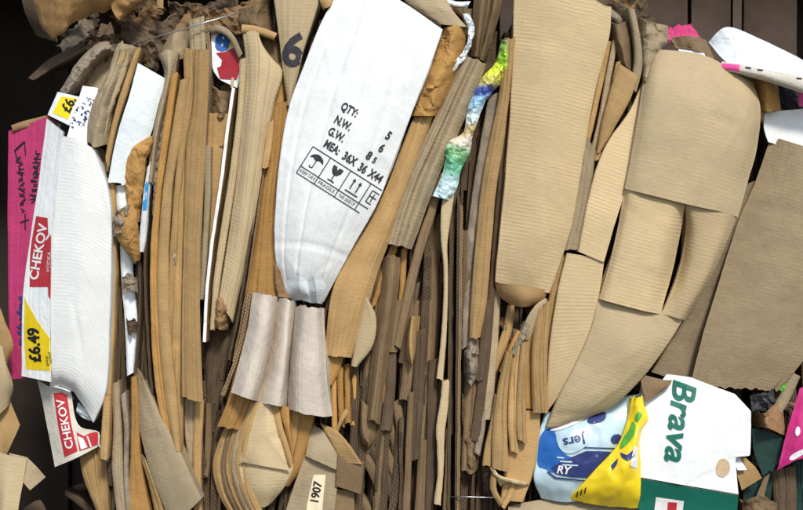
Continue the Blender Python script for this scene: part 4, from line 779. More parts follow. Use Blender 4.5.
for i, (u0, v0, u1, u2, v2, dd, lab) in enumerate([
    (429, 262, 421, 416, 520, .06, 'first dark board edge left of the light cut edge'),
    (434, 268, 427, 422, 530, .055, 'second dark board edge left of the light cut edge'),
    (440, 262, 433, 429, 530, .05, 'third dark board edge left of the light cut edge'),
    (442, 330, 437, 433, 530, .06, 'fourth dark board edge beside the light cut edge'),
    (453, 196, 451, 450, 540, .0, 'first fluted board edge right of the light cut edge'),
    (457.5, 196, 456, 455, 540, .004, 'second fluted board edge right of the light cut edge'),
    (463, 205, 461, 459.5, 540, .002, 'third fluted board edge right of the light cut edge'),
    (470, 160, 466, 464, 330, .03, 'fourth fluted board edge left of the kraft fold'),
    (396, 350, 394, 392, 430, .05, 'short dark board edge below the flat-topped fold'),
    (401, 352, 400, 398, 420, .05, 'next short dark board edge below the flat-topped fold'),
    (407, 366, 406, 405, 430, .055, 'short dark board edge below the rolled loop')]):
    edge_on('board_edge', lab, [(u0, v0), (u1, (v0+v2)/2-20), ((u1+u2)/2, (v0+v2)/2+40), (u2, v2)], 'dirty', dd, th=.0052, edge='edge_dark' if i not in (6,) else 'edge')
sheet('light_strip', 'bright kraft edge strip in the dark middle', [[(444, 193), (441, 215), (441, 240), (444, 270), (443, 320), (437, 378)], [(454, 194), (450, 220), (447, 245), (447.5, 270), (447, 320), (443, 381)]], 'kraft_pale', d=-.004, m=5)
sheet('light_strip', 'lower bright strip with a jagged left side in the middle', [[(442, 381), (440, 405), (436.5, 430), (438, 465), (435, 504)], [(449, 380), (448, 405), (445, 432), (444, 465), (441, 506)]], 'kraft_pale', d=.0, m=5, wob=1.2)
sheet('brown_strip', 'brown strip right of the jagged bright strip', [[(446, 430), (445, 470), (441, 540)], [(451, 425), (450, 470), (449, 540)]], 'kraft_dull', d=.01, m=4)
sheet('brown_strip', 'dull strip left of the jagged bright strip down to bottom edge', [[(408, 395), (406, 440), (401, 540)], [(414, 392), (412, 440), (409, 540)]], 'kraft_dull', d=.02, m=4)
mid = [(382, 430, 378, 520, 8, .05, 'kraft_dull'), (391, 352, 386, 430, 8, .036, 'dirty'), (399, 300, 393, 352, 7, .034, 'kraft_dull'), (414, 300, 404, 400, 8, .04, 'kraft_dull'), (421, 330, 413, 460, 9, .044, 'dirty'), (428, 300, 421, 440, 8, .04, 'kraft_dull'), (424, 440, 419, 530, 9, .036, 'kraft_dull'), (433, 360, 428, 530, 7, .036, 'dirty'), (434, 250, 430, 360, 7, .046, 'kraft_dull'), (466, 230, 463, 340, 6, .024, 'kraft_dull'), (470, 380, 466, 470, 8, .04, 'kraft_dull'), (480, 340, 474, 430, 8, .036, 'kraft_dull'), (488, 300, 480, 380, 7, .034, 'dirty')]  # deep folds, their shade put into the board colours
mlab = ['low dark fold left of the dark fan of torn strips', 'dark fold right beside the foot of the flat-topped fold', 'dull fold in the shade under the ridged grey board', 'dull fold left of the rolled loop', 'dark fold right of the rolled loop', 'dull fold near the light cut edge, upper', 'broad dull fold at the bottom right of the dark fan', 'long dark fold left of the jagged bright strip', 'short dull fold left of the bright kraft edge strip', 'slim dull fold right of the fluted board edges', 'dull fold under the frayed fibrous board end', 'dull fold right of the frayed fibrous board end', 'dark fold below the smooth kraft fold']
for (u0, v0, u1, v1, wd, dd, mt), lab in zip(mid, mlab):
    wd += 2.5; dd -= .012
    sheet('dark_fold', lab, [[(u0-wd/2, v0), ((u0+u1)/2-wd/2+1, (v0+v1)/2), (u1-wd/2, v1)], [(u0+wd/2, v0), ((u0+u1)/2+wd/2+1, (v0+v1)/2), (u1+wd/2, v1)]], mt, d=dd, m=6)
# torn dark scraps, lower middle
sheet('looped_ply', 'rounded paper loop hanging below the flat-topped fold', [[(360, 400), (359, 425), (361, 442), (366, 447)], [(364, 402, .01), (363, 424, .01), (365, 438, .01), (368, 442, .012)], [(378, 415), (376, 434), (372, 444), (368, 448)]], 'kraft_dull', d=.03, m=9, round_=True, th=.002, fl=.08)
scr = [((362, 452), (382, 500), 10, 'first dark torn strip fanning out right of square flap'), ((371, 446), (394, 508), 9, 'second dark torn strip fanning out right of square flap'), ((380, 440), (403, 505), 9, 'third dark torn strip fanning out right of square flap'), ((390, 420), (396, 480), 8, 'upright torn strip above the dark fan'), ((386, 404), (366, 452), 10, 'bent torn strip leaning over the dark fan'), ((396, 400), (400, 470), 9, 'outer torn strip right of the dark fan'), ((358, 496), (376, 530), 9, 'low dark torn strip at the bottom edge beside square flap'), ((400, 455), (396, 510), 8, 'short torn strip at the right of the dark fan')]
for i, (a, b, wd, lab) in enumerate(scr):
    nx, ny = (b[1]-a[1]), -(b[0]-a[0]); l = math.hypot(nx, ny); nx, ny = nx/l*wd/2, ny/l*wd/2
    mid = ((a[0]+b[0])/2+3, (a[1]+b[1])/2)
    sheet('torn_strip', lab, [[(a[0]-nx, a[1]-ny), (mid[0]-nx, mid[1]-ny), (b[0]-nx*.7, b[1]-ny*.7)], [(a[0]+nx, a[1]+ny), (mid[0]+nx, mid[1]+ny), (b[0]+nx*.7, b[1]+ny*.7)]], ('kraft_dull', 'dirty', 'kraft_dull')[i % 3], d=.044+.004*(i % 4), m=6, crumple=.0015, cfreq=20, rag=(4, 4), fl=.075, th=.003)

# coloured wrapper
sheet('crumpled_wrapper', 'crumpled green yellow and blue plastic wrapper squeezed between boards', [
    [(502, 40), (498, 60), (484, 76), (476, 92), (468, 112), (464, 132), (446, 144), (446, 158), (442, 178), (434, 196)],
    [(506, 40, -.012), (504, 64, -.018), (492, 80, -.02), (482, 96, -.02), (473, 114, -.016), (468, 136, -.014), (458, 150, -.02), (452, 166, -.02), (448, 182, -.018), (441, 198, -.014)],
    [(509, 40), (508, 68), (503, 80), (487, 98), (479, 116), (472, 136), (469, 152), (461, 168), (456, 188), (448, 200)]], 'wrapper', d=-.008, m=14, n=120, round_=True, crumple=.006, cfreq=42, th=.0005, fl=.02, edge='foil')
sheet('brown_board', 'dark board behind the coloured wrapper', [[(487, 62), (474, 100), (462, 140), (452, 190)], [(500, 66), (486, 104), (476, 140), (468, 190)]], 'dirty', d=.04, m=6)
sheet('scuffed_board', 'scuffed grey brown board right of the coloured wrapper', [[(489, 96), (481, 140), (473, 190), (467, 240), (463, 300), (461, 350)], [(500, 92), (492, 140), (484, 190), (477, 240), (472, 300), (469, 345)]], 'fibre', d=.008, m=7, rough=.003, crumple=.0025)
sheet('frayed_board', 'frayed fibrous board end under the kraft fold', [[(466, 338), (464, 362), (466, 384)], [(472, 336, -.006), (471, 362, -.008), (471, 386, .0)], [(478, 340), (479, 364), (476, 382)]], 'fibre', d=.016, m=10, round_=True, crumple=.007, cfreq=45, rag=(0, 4))
sheet('kraft_fold', 'smooth kraft fold left of the tall washboard panel', [[(504, 38), (500, 90), (490, 140), (481, 190), (475, 250), (471, 300), (469, 338)], [(515, 38), (510, 90), (504, 140), (496, 190), (491, 250), (487, 300), (480, 338)]], 'kraft', d=-.006, m=8)
sheet('thin_fold', 'thin dark fold touching the left side of tall washboard panel', [[(514, 50), (509, 110), (503, 170), (498, 230), (495, 290), (488, 350), (483, 420)], [(518, 48), (514, 110), (508, 170), (504, 230), (501, 290), (498, 340), (492, 420)]], 'kraft_grey', d=.02, m=5)
sheet('thin_fold', 'second thin fold deeper beside the tall washboard panel', [[(504, 110), (499, 170), (494, 230), (489, 290), (481, 360), (470, 440)], [(509, 110), (504, 170), (499, 230), (495, 290), (490, 360), (480, 440)]], 'dirty', d=.03, m=5)
sheet('dark_flap', 'dark rounded flap right of fluted board edges, low middle', [[(462, 395), (462, 420), (464, 436)], [(480, 390), (478, 418), (467, 438)]], 'kraft_dull', d=.03, m=6)
sheet('torn_paper', 'crumpled brown scrap below the dark rounded flap', [[(462, 440), (464, 470)], [(470, 438, .03), (470, 474, .03)], [(480, 436), (477, 470)]], 'kraft_dull', d=.045, m=9, round_=True, crumple=.006)
sheet('grey_board', 'leaning brown strip left of the fanned kraft folds', [[(482, 412), (478, 432), (474, 452)], [(487, 408), (484, 436), (480, 456)]], 'fibre', d=.016, m=5, crumple=.003)

# ------------------------------------------------------------------ right: tall washboard panel
tp = panel('tall_board', 'tall pale washboard panel right of the smooth kraft fold', [[(515, -14, .0), (514, 30, -.004), (512, 90, -.006), (508, 150, -.008), (503, 210, -.008), (498, 255, -.006), (496, 282, .004)], [(560, -8, -.02), (556, 50, -.026), (550, 110, -.03), (544, 170, -.03), (536, 230, -.026), (528, 265, -.016), (524, 288, .0)], [(611, 6, -.01), (609, 36, -.01), (597, 80, -.01), (588, 125, -.01), (580, 175, -.01), (570, 230, -.006), (549, 293, .006)]], 'kraft_flat', m=20, n=60, round_=True, fl=.08, fr=.03, creases=[('s', .18, .0015, .02)], rag=(3, 0))
sheet('tongue', 'rounded pale tongue below the tall washboard panel', [[(496, 283), (500, 296), (512, 305)], [(520, 286, -.016), (522, 298, -.014), (522, 307, .0)], [(548, 290), (543, 300), (532, 306)]], 'kraft', d=.012, m=12, round_=True, fl=.05)
# slim boards between the two big panels
for i, (Lc, Rc, mt, dd, lab) in enumerate([
    ([(607, 40), (597, 84), (588, 128), (579, 165)], [(611, 42), (603, 84), (593, 128), (583, 170)], 'kraft', .02, 'first slim fold right of the tall washboard panel'),
    ([(613, 40), (605, 84), (597, 128), (588, 160)], [(618, 40), (610, 84), (601, 128), (592, 162)], 'kraft_grey', .012, 'second slim fold right of the tall washboard panel'),
    ([(617, 62), (609, 100), (602, 130), (595, 160)], [(622, 60), (615, 100), (606, 130), (599, 160)], 'kraft', .004, 'third slim fold left of the brown flap')]):
    sheet('slim_fold', lab, [Lc, Rc], mt, d=dd, m=5)
sheet('pale_board', 'pale flat board end low between the two big panels', [[(580, 128), (574, 170), (566, 210), (558, 250)], [(596, 150), (590, 190), (585, 220), (579, 250)]], 'kraft_grey', d=.006, m=7, bulge=.004)
panel('brown_flap', 'brown triangular flap between the tall panel and folded carton', [[(620, 64, -.004), (611, 92, -.008), (603, 122, -.006), (597, 152, .0)], [(638, 76, -.01), (629, 100, -.014), (615, 126, -.01), (599, 154, .0)]], 'kraft', m=8, fl=.04, bulge=.004)
sheet('twisted_flap', 'twisted dull flap above the brown triangular flap', [[(608, 22), (612, 44), (618, 64)], [(618, 24, .0), (622, 46, -.006), (626, 66, -.004)], [(630, 20), (632, 44), (632, 74)]], 'kraft_dull', d=.02, m=9, round_=True, crumple=.002)
sheet('thin_flap', 'thin upright grey flap edge beside the twisted flap', [[(628, 8), (634, 36), (635, 64), (630, 86)], [(634, 9), (640, 38), (642, 66), (636, 92)]], 'kraft_grey', d=-.004, m=5, fl=.05, th=.003)
sheet('crumpled_board', 'crumpled grey top flap left of the folded carton top', [[(640, 18), (640, 44), (642, 84)], [(650, 22, .0), (649, 48, -.004), (646, 80, -.01)], [(668, 26), (668, 42), (656, 58)]], 'kraft_grey', d=.012, m=12, round_=True, crumple=.005, cfreq=26)
sheet('crumpled_board', 'torn dirty edge along the top of tall washboard panel', [[(560, -10), (585, 0), (610, 8), (624, 20)], [(562, -2), (585, 6), (606, 14), (620, 26)]], 'fibre', d=.03, m=6, crumple=.005)
sheet('torn_brown', 'dark torn board over the folded carton top left', [[(608, 4), (614, 14), (622, 20)], [(622, 2), (628, 10), (634, 22)]], 'dirty', d=.05, m=8, crumple=.005)

fc = empty('folded_carton', 660, 430, -.02, 'big pale carton folded into flat panels on the right', 'carton')
panel('top_panel', None, [[(648, 54, .03), (645, 76, .0), (640, 110, -.02), (633, 150, -.03), (625.5, 189, -.036)], [(662, 50, .0), (660, 80, -.03), (656, 120, -.046), (650, 160, -.05), (644, 193.5, -.053)], [(706, 56, -.0), (708, 90, -.036), (706, 130, -.052), (700, 170, -.052), (694, 206, -.054)], [(740, 76, .0), (746, 104, -.03), (742, 143, -.04), (732, 178, -.04), (722, 212, -.042)], [(752, 82, .03), (760, 108, .005), (757, 145, -.006), (748, 180, -.014), (738, 217, -.022)]], 'kraft_pale', parent=fc, m=30, n=40, round_=True, fl=.05, fr=.06, rough=.003, creases=[('t', .5, .002, .03)])
panel('square_panel', None, [[(626, 186, -.026), (620, 222, -.03), (612, 258, -.034), (600, 299, -.034)], [(636, 190, -.046), (630, 224, -.048), (622, 260, -.048), (610, 302, -.048)], [(670, 200, -.049), (664, 235, -.05), (655, 275, -.05), (644, 311, -.05)], [(685, 203, -.04), (680, 232, -.014), (671, 275, -.012), (660, 314, -.032)]], 'kraft_flat', parent=fc, m=20, round_=True, fl=.02, fr=.03)
panel('square_panel', None, [[(687, 203, -.038), (686.5, 235, -.008), (678.5, 275, -.008), (662.5, 314, -.03)], [(696, 206, -.042), (695, 240, -.034), (687, 280, -.034), (670, 316, -.03)], [(726, 213, -.038), (716, 245, -.04), (702, 282, -.038), (680, 319, -.03)], [(737, 215, -.02), (725, 245, -.02), (707, 282, -.02), (684, 320, -.018)]], 'kraft_flat', parent=fc, m=20, round_=True, fl=.03, fr=.05)
panel('lower_panel', None, [[(599.5, 294, -.022), (593, 325, -.03), (580, 358, -.028), (562, 392, -.02), (547, 427, .0)], [(640, 304.5, -.034), (630, 345, -.046), (612, 378, -.04), (588, 404, -.028), (560, 426, .0)], [(684.5, 316, -.018), (668, 343, -.022), (643, 376, -.02), (612, 406, -.012), (576, 422, .006)]], 'kraft_pale', parent=fc, m=20, n=34, round_=True, fl=.03, fr=.06, bulge=.004)
panel('side_panel', None, [[(643, 84, .01), (630, 112, .0), (610, 140, -.002), (597, 170, -.008), (588, 205, -.012), (579, 252, -.014)], [(645, 84, .004), (641, 130, -.01), (633, 160, -.018), (625, 190, -.024), (614, 225, -.028), (603, 262, -.028)]], 'kraft_flat', parent=fc, m=12, fl=.06)
panel('side_panel', None, [[(568, 253, .0), (558, 295, .0), (551, 340, .0), (548, 385, .004), (547, 412, .01)], [(604, 259, -.022), (599, 292, -.024), (592, 325, -.022), (579, 356, -.018), (560, 394, -.006)]], 'kraft_flat', parent=fc, m=12, fl=.06)
sheet('narrow_fold', 'narrow warm fold left of the folded carton lower panel', [[(560, 256), (552, 285), (545, 320), (540, 350)], [(567, 255), (559, 285), (552, 320), (547, 360)]], 'kraft', d=.012, m=5)
panel('grey_board', 'greyish board wing behind the folded carton top right', [[(728, 70, .06), (742, 90, .05), (756, 112, .05)], [(752, 76, .06), (764, 94, .06), (768, 130, .06)]], 'kraft_grey', m=8)

# far right
fp = panel('leaning_board', 'large grey brown board leaning at the right edge', [[(771, 136, .06), (756, 180, .05), (738, 222, .04), (718, 285, .03), (703, 335, .02), (690, 386, .02)], [(800, 145, .03), (795, 200, .02), (782, 260, .01), (768, 310, .0), (750, 350, .0), (735, 388, .01)], [(850, 160, .04), (848, 220, .03), (842, 280, .02), (828, 320, .02), (802, 362, .02), (778, 391, .03)]], 'kraft_slab', m=18, round_=True, fl=.0, rag=(0, 4), creases=[('s', .27, .003, .02)])
panel('shaded_board', 'darker brown board in the gap left of leaning board', [[(748, 185, .03), (722, 250, .03), (690, 310, .03), (652, 372, .03)], [(760, 180, .08), (738, 250, .08), (716, 310, .07), (694, 386, .06)]], 'kraft_slab', m=8)
panel('white_board', 'white board behind the leaning board at the right edge', [[(764, 112, .06), (764, 128, .05), (768, 142, .05)], [(845, 106, .05), (845, 125, .05), (845, 165, .05)]], 'white', m=8, edge='edge_white')
wcl = panel('white_paper', 'rumpled pale blue white paper across the top right corner', [[(709, 42, .05), (722, 58, .0), (736, 70, -.02)], [(728, 27, .04), (748, 50, .0), (766, 70, -.03)], [(762, 40, .05), (778, 58, .02), (800, 82, -.03)], [(797, 56, .07), (812, 66, .04), (836, 92, -.02)]], 'white_paper', m=18, round_=True, th=.0012, edge='edge_white', crumple=.005, cfreq=9, fl=0, rough=.005)
sheet('folded_hem', 'cream folded rim with dark dashes at the top right corner', [[(722, 62, .0), (740, 65, -.02), (770, 71, -.03), (804, 78, -.03), (840, 86, -.02)], [(720, 69, .0), (740, 72, -.02), (770, 79, -.03), (804, 90, -.03), (840, 100, -.02)]], 'cream', m=5, fl=.03, th=.002, edge='edge_white', d=-.02)
hem = bpy.data.objects['folded_hem']
for a, b in ((745, 66.8), (757, 69), (796, 77.5)):
    decal('print', hem, hem, [[(a, b), (a+6, b+.6), (a+6, b+2), (a+1, b+1.5)]], 'ink')
decal('print', hem, hem, [[(721, 63), (740, 65), (739, 72), (721, 69)]], 'pink')
panel('pink_scrap', 'pink and brown printed scrap on top of the folded carton', [[(664, 28, .04), (668, 38, .02), (672, 44, .02)], [(692, 24, .04), (698, 36, .02), (702, 42, .02)]], 'magenta', m=12, n=14, th=.001, crumple=.004, cfreq=26, rag=(4, 3), wob=2)
panel('brown_scrap', 'bent brown board scrap under the pink printed scrap', [[(670, 38, .02), (676, 48, .01)], [(690, 36, .0), (700, 52, -.004)], [(706, 40, .03), (716, 62, .02)]], 'kraft_dull', m=10, round_=True, crumple=.003)
panel('white_scrap', 'thin white strip under the pink printed scrap', [[(678, 49), (692, 51), (704, 53)], [(680, 52), (694, 55), (706, 56)]], 'white_paper', d=.0, m=4, th=.0015, edge='edge_white')
sheet('brown_paper', 'orange brown paper lump under the white paper at right', [[(752, 76), (758, 108)], [(766, 78, .03), (768, 112, .03)], [(778, 82), (781, 110)]], 'kraft_warm', d=.06, m=10, round_=True, crumple=.006)
panel('black_sheet', 'black sheet put in as the dark hole under the white paper at right', [[(778, 80, .09), (778, 116, .09)], [(845, 84, .09), (845, 120, .09)]], 'black', m=6, edge='black', crumple=.004, th=.001)  # only a dark hole here; its shade is put in as black
panel('pink_scrap', 'small pink scrap at the right edge under white paper', [[(799, 90), (799, 106)], [(822, 90), (822, 108)]], 'pink', d=.04, m=4, edge='pink', th=.001, crumple=.003)

# ------------------------------------------------------------------ fanned kraft folds, lower middle right
fan = [
    ([(508, 305), (503, 330), (496, 352), (492, 372)], [(515, 302), (512, 330), (504, 354), (497, 372)], 'kraft', .03, 'upper left fold of the kraft fan under the tongue'),
    ([(517, 330), (508, 352), (500, 372)], [(524, 332), (515, 354), (506, 374)], 'kraft_warm', .02, 'short bent fold at the top of the kraft fan'),
    ([(495, 395), (490, 425), (484, 452), (482, 466)], [(504, 392), (500, 425), (493, 454), (492, 466)], 'kraft', .012, 'leftmost long fold of the kraft fan'),
    ([(506, 352), (498, 390), (493, 430), (492, 468)], [(513, 352), (508, 390), (507, 430), (509, 472)], 'kraft', .002, 'widest fold in the middle of the kraft fan'),
    ([(513, 348), (509, 390), (508, 425), (510, 452)], [(521, 346), (518, 390), (517, 425), (518, 454)], 'kraft', .0, 'slim pale fold right of the widest kraft fan fold'),
    ([(521, 344), (517, 390), (516, 425), (518, 440)], [(530, 340), (526, 390), (526, 420), (527, 443)], 'kraft', -.004, 'second slim pale fold of the kraft fan'),
    ([(528, 320), (524, 360), (523, 390), (524, 408)], [(536, 318), (534, 360), (533, 390), (534, 409)], 'kraft_warm', .004, 'warm narrow fold near the right of the kraft fan')]
for Lc, Rc, mt, dd, lab in fan:
    sheet('fan_fold', lab, [Lc, Rc], mt, d=dd, m=6, fl=.1)
sheet('fan_board', 'wide pale board at the right of the kraft fan', [[(536, 312), (532, 350), (532, 385), (533, 413)], [(551, 300), (548, 340), (547, 380), (548.5, 413)]], 'kraft', d=-.008, m=8, fl=.08)
panel('fan_board', 'broad backing board of the kraft fan with a slanting lower edge', [[(514, 408, .016), (511, 440, .016), (505, 475, .016), (502, 500, .016)], [(540, 412, .01), (538, 446, .01), (532, 475, .01), (522, 502, .012)]], 'kraft', m=8, fl=.05)
panel('torn_flap', 'torn pale triangular flap at the top of the kraft fan', [[(546, 299, -.004), (536, 306, -.006), (526, 322, .0), (524, 334, .01)], [(549, 303, .0), (541, 318, -.002), (533, 332, .004), (527, 345, .014)]], 'kraft_pale', m=6, n=12, fl=.02)
sheet('frayed_board', 'frayed dark board edge slanting across the kraft fan top', [[(526, 322), (519, 338), (512, 352)], [(530, 326), (523, 342), (515, 356)]], 'fibre', d=-.002, m=6, crumple=.005, cfreq=60, fl=.03)
sheet('folded_board', 'folded pale foot under the widest kraft fan fold', [[(492, 468, .0), (498, 476, -.006), (510, 480, -.008), (526, 484, .004)], [(500, 486, .01), (506, 482, .004), (516, 482, .0), (528, 486, .006)]], 'kraft_pale', m=5, fl=.03)
sheet('folded_board', 'open v-shaped foot of the kraft fan at the bottom', [[(492, 474), (491, 490), (500, 506)], [(496, 474, .0), (496, 490, .0), (503, 503, .0)]], 'kraft', d=.004, m=4, fl=.05)
sheet('folded_board', 'right arm of the v-shaped foot of the kraft fan', [[(512, 482), (508, 494), (501, 506)], [(516, 482), (512, 496), (504, 509)]], 'kraft', d=.006, m=4, fl=.05)
sheet('crushed_board', 'crushed dark board between kraft fan and fluted edges near bottom', [[(482, 466), (484, 492)], [(488, 468, .03), (489, 495, .03)], [(494, 470), (493, 492)]], 'dirty', d=.04, m=8, round_=True, crumple=.006)
tube('baling_wire', 'pale steel baling wire crossing near the bottom middle', [(440, 497, .06), (460, 496.6, -.008), (476, 497, -.014), (490, 497.4, -.008), (512, 498, .06)], .0013, 'steel', 'wire', 'baling wires')
tube('baling_wire', 'pale steel baling wire across the torn boards at top left', [(120, 50, .10), (155, 37.5, .02), (185, 29, -.004), (207, 22, -.006), (232, 15, .02), (262, 6, .10)], .0015, 'steel', 'wire', 'baling wires')
panel('grey_ledge', 'grey brown board ledge along the bottom under the bags', [[(508, 506, .03), (508, 530, .0), (506, 570, .0)], [(560, 498, .03), (560, 525, .0), (560, 570, .0)], [(645, 504, .03), (645, 530, .0), (645, 570, .0)]], 'kraft_grey', m=14, round_=True)

# ------------------------------------------------------------------ bottom right: bags and printed carton
bb = panel('blue_bag', 'pale blue and navy printed plastic bag under the folded carton', [[(546, 412, .03), (541, 430, .012), (537, 460, .004), (535, 480, .0), (542, 498, .02)], [(575, 408, .03), (572, 432, -.01), (568, 462, -.022), (564, 486, -.014), (564, 502, .01)], [(610, 400, .03), (606, 430, -.008), (600, 458, -.016), (594, 478, -.006), (584, 500, .02)], [(646, 392, .03), (636, 420, .012), (622, 446, .01), (606, 470, .01), (588, 498, .03)]], 'film', cat='bag', m=22, n=34, round_=True, th=.0008, edge='film', crumple=.0034, cfreq=17, fl=.03)
decal('print', bb, bb, [[(540, 434), (549, 427), (556, 432), (557, 446), (566, 456), (582, 459), (584, 466), (566, 466), (553, 474), (545, 468), (537, 467), (538, 450)]], 'blue', .0018, sm=True)
decal('print', bb, bb, [[(574, 456), (586, 451), (600, 451), (614, 452), (603, 462), (606, 464), (590, 478), (572, 477), (556, 474), (551, 468), (560, 462)]], 'navy', .0024)
decal('line', bb, bb, [[(583, 446.8), (632, 448.4), (632, 449.6), (583, 448)]], 'navy', .0028)
decal('line', bb, bb, [[(548, 471), (556, 477), (588, 480.5), (588, 481.8), (555, 478.6), (547, 472)]], 'navy', .0028)
decal('print', bb, bb, [[(557, 443), (560, 437), (567, 435), (584, 431), (591, 433), (590, 443), (582, 449), (572, 454), (562, 452)]], 'film', .0036, sm=True)
text('lettering', bb, bb, 'Jers', 574, 440.5, 10, 168, 'navy', sx=1.1, bold=.02, lift=.0046)
for q in ((560, 460.5, 572, 462), (562, 464, 578, 465.5), (557, 456.5, 564, 458)):
    decal('line', bb, bb, [[(q[0], q[1]), (q[2], q[1]+.6), (q[2], q[3]+.6), (q[0], q[3])]], 'film', .0036)
decal('print', bb, bb, [[(547, 431), (562, 430), (588, 418), (586, 414), (560, 424)]], 'ink_white', .003, sm=True)
decal('print', bb, bb, [[(586, 419), (602, 411), (607, 413), (605, 421), (590, 424)], [(610, 439), (614, 434), (621, 434), (621, 441), (614, 445)]], 'navy', .003, sm=True)
text('lettering', bb, bb, 'RY', 563, 470.2, 8, 5, 'ink_white', sx=1.0, bold=.03, shear=.2, lift=.0042)
yb = panel('yellow_bag', 'bright yellow plastic bag leaning between blue bag and white carton', [[(632, 398, .0), (627, 425, -.01), (618, 446, -.02), (598, 468, -.022), (580, 488, -.015), (568, 499, .01)], [(640, 396, -.01), (638, 425, -.026), (633, 450, -.04), (622, 474, -.045), (612, 492, -.03), (606, 506, .0)], [(641, 400, .0), (649, 418, .0), (640, 434, -.006), (640, 468, -.012), (640, 492, -.012), (637, 508, .01)]], 'yellow_film', cat='bag', m=26, n=44, round_=True, th=.0008, edge='yellow', crumple=.0033, cfreq=22, fl=.02, rag=(5, 1))
decal('print', yb, yb, [[(619, 449), (623, 437), (629, 431), (632, 420), (636, 424), (635, 434), (629, 442), (624, 447)]], 'leaf', .0028, sm=True)
decal('print', yb, yb, [[(634, 418), (638, 411), (643, 414), (638, 423)]], 'leaf', .0028, sm=True)
decal('print', yb, yb, [[(611, 465), (618, 458), (617, 464), (613, 470)]], 'navy', .0028)
decal('print', yb, yb, [[(620, 452), (627, 455), (633, 450), (635, 456), (628, 461), (622, 457)]], 'navy', .0028)
decal('print', yb, yb, [[(630, 466), (634, 446), (638, 446), (637, 468)]], 'ink_white', .0028)
for a in (577, 581, 585):
    decal('print', yb, yb, [[(a, 492-(a-577)*.5), (a+1.4, 491-(a-577)*.5), (a+.4, 497-(a-577)*.5), (a-1, 498-(a-577)*.5)]], 'ink', .0026)
pc = empty('printed_carton', 690, 500, .0, 'white carton with green lettering and dark green band, lower right', 'carton')
pw = panel('front_panel', None, [[(667, 374, .02), (652, 392, .012), (640, 399, .005), (639, 440, -.006), (640, 477, -.012)], [(690, 377, .004), (684, 400, -.01), (680, 425, -.02), (678, 450, -.024), (678, 484, -.024)], [(716, 387, .0), (720, 410, -.014), (718, 430, -.02), (714, 456, -.022), (712, 489.5, -.02)], [(735, 394, .0), (750, 410, -.008), (751, 412, -.008), (750.3, 453, -.010), (749.5, 455.5, -.010), (737, 457, -.014), (735.5, 458.5, -.014), (738.5, 494, -.012)]], 'white', parent=pc, m=26, n=70, round_=False, th=.003, edge='edge', wob=.3)
decal('print', pw, pw, [[(716, 466), (720, 458), (727, 459), (731, 466), (728, 475), (722, 478), (716, 474)]], 'ink_tan', .0014, sm=True)
gb = panel('green_band', None, [[(639.5, 478, -.012), (639, 500, .004), (637, 540, .01)], [(690, 487, -.022), (689, 510, -.006), (688, 540, .0)], [(738.5, 495, -.010), (737, 512, .004), (735, 545, .01)]], 'green', parent=pc, m=12, th=.003, edge='edge', wob=.3)
text('lettering', pw, pw, 'Brava', 679.5, 420, 24.5, 96.5, 'green', sx=1.1, bold=.02, shear=.22, lift=.0022)
decal('label_patch', gb, gb, [[(656, 497), (684, 501), (682, 516), (654, 513)]], 'ink_white', .0014)
decal('print', gb, gb, [[(668, 502), (677, 502.5), (676, 515), (667, 515)]], 'red', .0024)
panel('torn_board', 'brown torn corner lying over the white carton top left', [[(640, 374, -.008), (642, 388, -.012), (647, 402, -.012)], [(664, 380, -.008), (663, 388, -.014), (658, 394, -.012)], [(672, 380, .0), (670, 385, -.006), (664, 390, -.008)]], 'kraft_dull', m=8, th=.003)
panel('brown_flap', 'brown flap with white torn patches beside the white carton', [[(732, 456, .012), (737, 474, .01), (742, 490, .012)], [(746, 458, .01), (756, 468, .008), (762, 478, .014)]], 'kraft', m=8)
panel('paper_scrap', 'white torn paper patch on the brown flap beside white carton', [[(731, 456, .004), (738, 470, -.002)], [(740, 458, .004), (747, 470, .0)]], 'white_paper', m=6, n=6, th=.001, crumple=.003, edge='edge_white')
panel('green_board', 'dark green board leaning behind the white carton', [[(752, 428, .03), (754, 452, .03), (763, 476, .03)], [(772, 432, .03), (774, 456, .03), (770, 470, .03)], [(789, 442, .03), (784, 456, .03), (772, 472, .03)]], 'green_card', m=10, edge='edge_dark')
panel('green_board', 'second dark green board below the first by the white carton', [[(744, 484, .05), (742, 520, .05)], [(775, 466, .05), (768, 520, .05)]], 'green_card', m=8, edge='edge_dark')
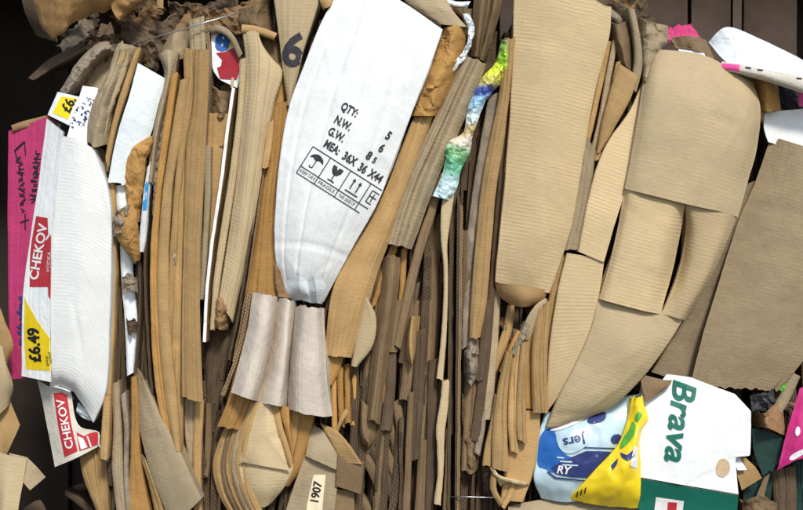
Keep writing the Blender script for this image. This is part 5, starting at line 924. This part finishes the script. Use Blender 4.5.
panel('black_sheet', 'black crumpled plastic above the dark green board', [[(750, 396, .03), (752, 412, .03)], [(774, 390, .02), (776, 410, .02)]], 'black', m=8, n=8, edge='black', crumple=.006, th=.001, rag=(3, 3))
sheet('leaf_scrap', 'small bright green scrap by the lower right corner', [[(781, 382), (780, 390)], [(786, 381), (785, 391)]], 'leaf', d=.03, m=8, n=8, fl=.0, edge='leaf', th=.001, crumple=.004, cfreq=70, rag=(3, 3), wob=2)
sheet('brown_scrap', 'crumpled brown paper between black plastic and magenta bag', [[(754, 414), (757, 428)], [(766, 412, .0), (768, 428, .0)], [(782, 398), (786, 436)]], 'paper_brown', d=.04, m=10, round_=True, crumple=.006, th=.001)
sheet('grey_scrap', 'greyish bent strip between black plastic and magenta bag', [[(770, 412), (780, 398), (792, 372)], [(776, 418), (786, 406), (800, 376)]], 'kraft_grey', d=.03, m=5, fl=.04)
pkb = panel('magenta_bag', 'magenta plastic bag at the right edge with pale print', [[(800, 388, .03), (790, 420, .02), (782, 452, .01), (777, 470, .01)], [(830, 380, .02), (825, 415, .0), (815, 445, -.01), (806, 458, -.01)], [(850, 385, .03), (850, 420, .02), (850, 445, .01), (850, 465, .01)]], 'pink_film', cat='bag', m=14, round_=True, th=.001, edge='pink', crumple=.003, cfreq=18)
decal('print', pkb, pkb, [[(795, 429), (799, 425), (801, 433), (796, 438)], [(789, 456), (804, 448), (812, 449), (806, 453), (790, 462)]], 'ink_white', .002, sm=True)
sheet('grey_board', 'dark grey board standing in the lower right corner', [[(772, 470), (774, 500), (772, 540)], [(796, 466), (797, 500), (796, 540)]], 'dirty', d=.05, m=6)
sheet('grey_board', 'second dark board in the lower right corner', [[(790, 462), (792, 500), (790, 540)], [(830, 460), (830, 500), (830, 540)]], 'green_card', d=.07, m=6)
sheet('brown_scrap', 'rounded brown scrap at the bottom edge right of green band', [[(742, 502), (744, 520)], [(760, 496, .02), (760, 520, .02)], [(778, 504), (776, 520)]], 'kraft_dull', d=.03, m=9, round_=True, crumple=.004)
panel('brown_scrap', 'slim brown strip between green board and dark corner', [[(764, 478), (756, 496)], [(770, 474), (764, 496)]], 'kraft_dull', d=.03, m=4, n=6)
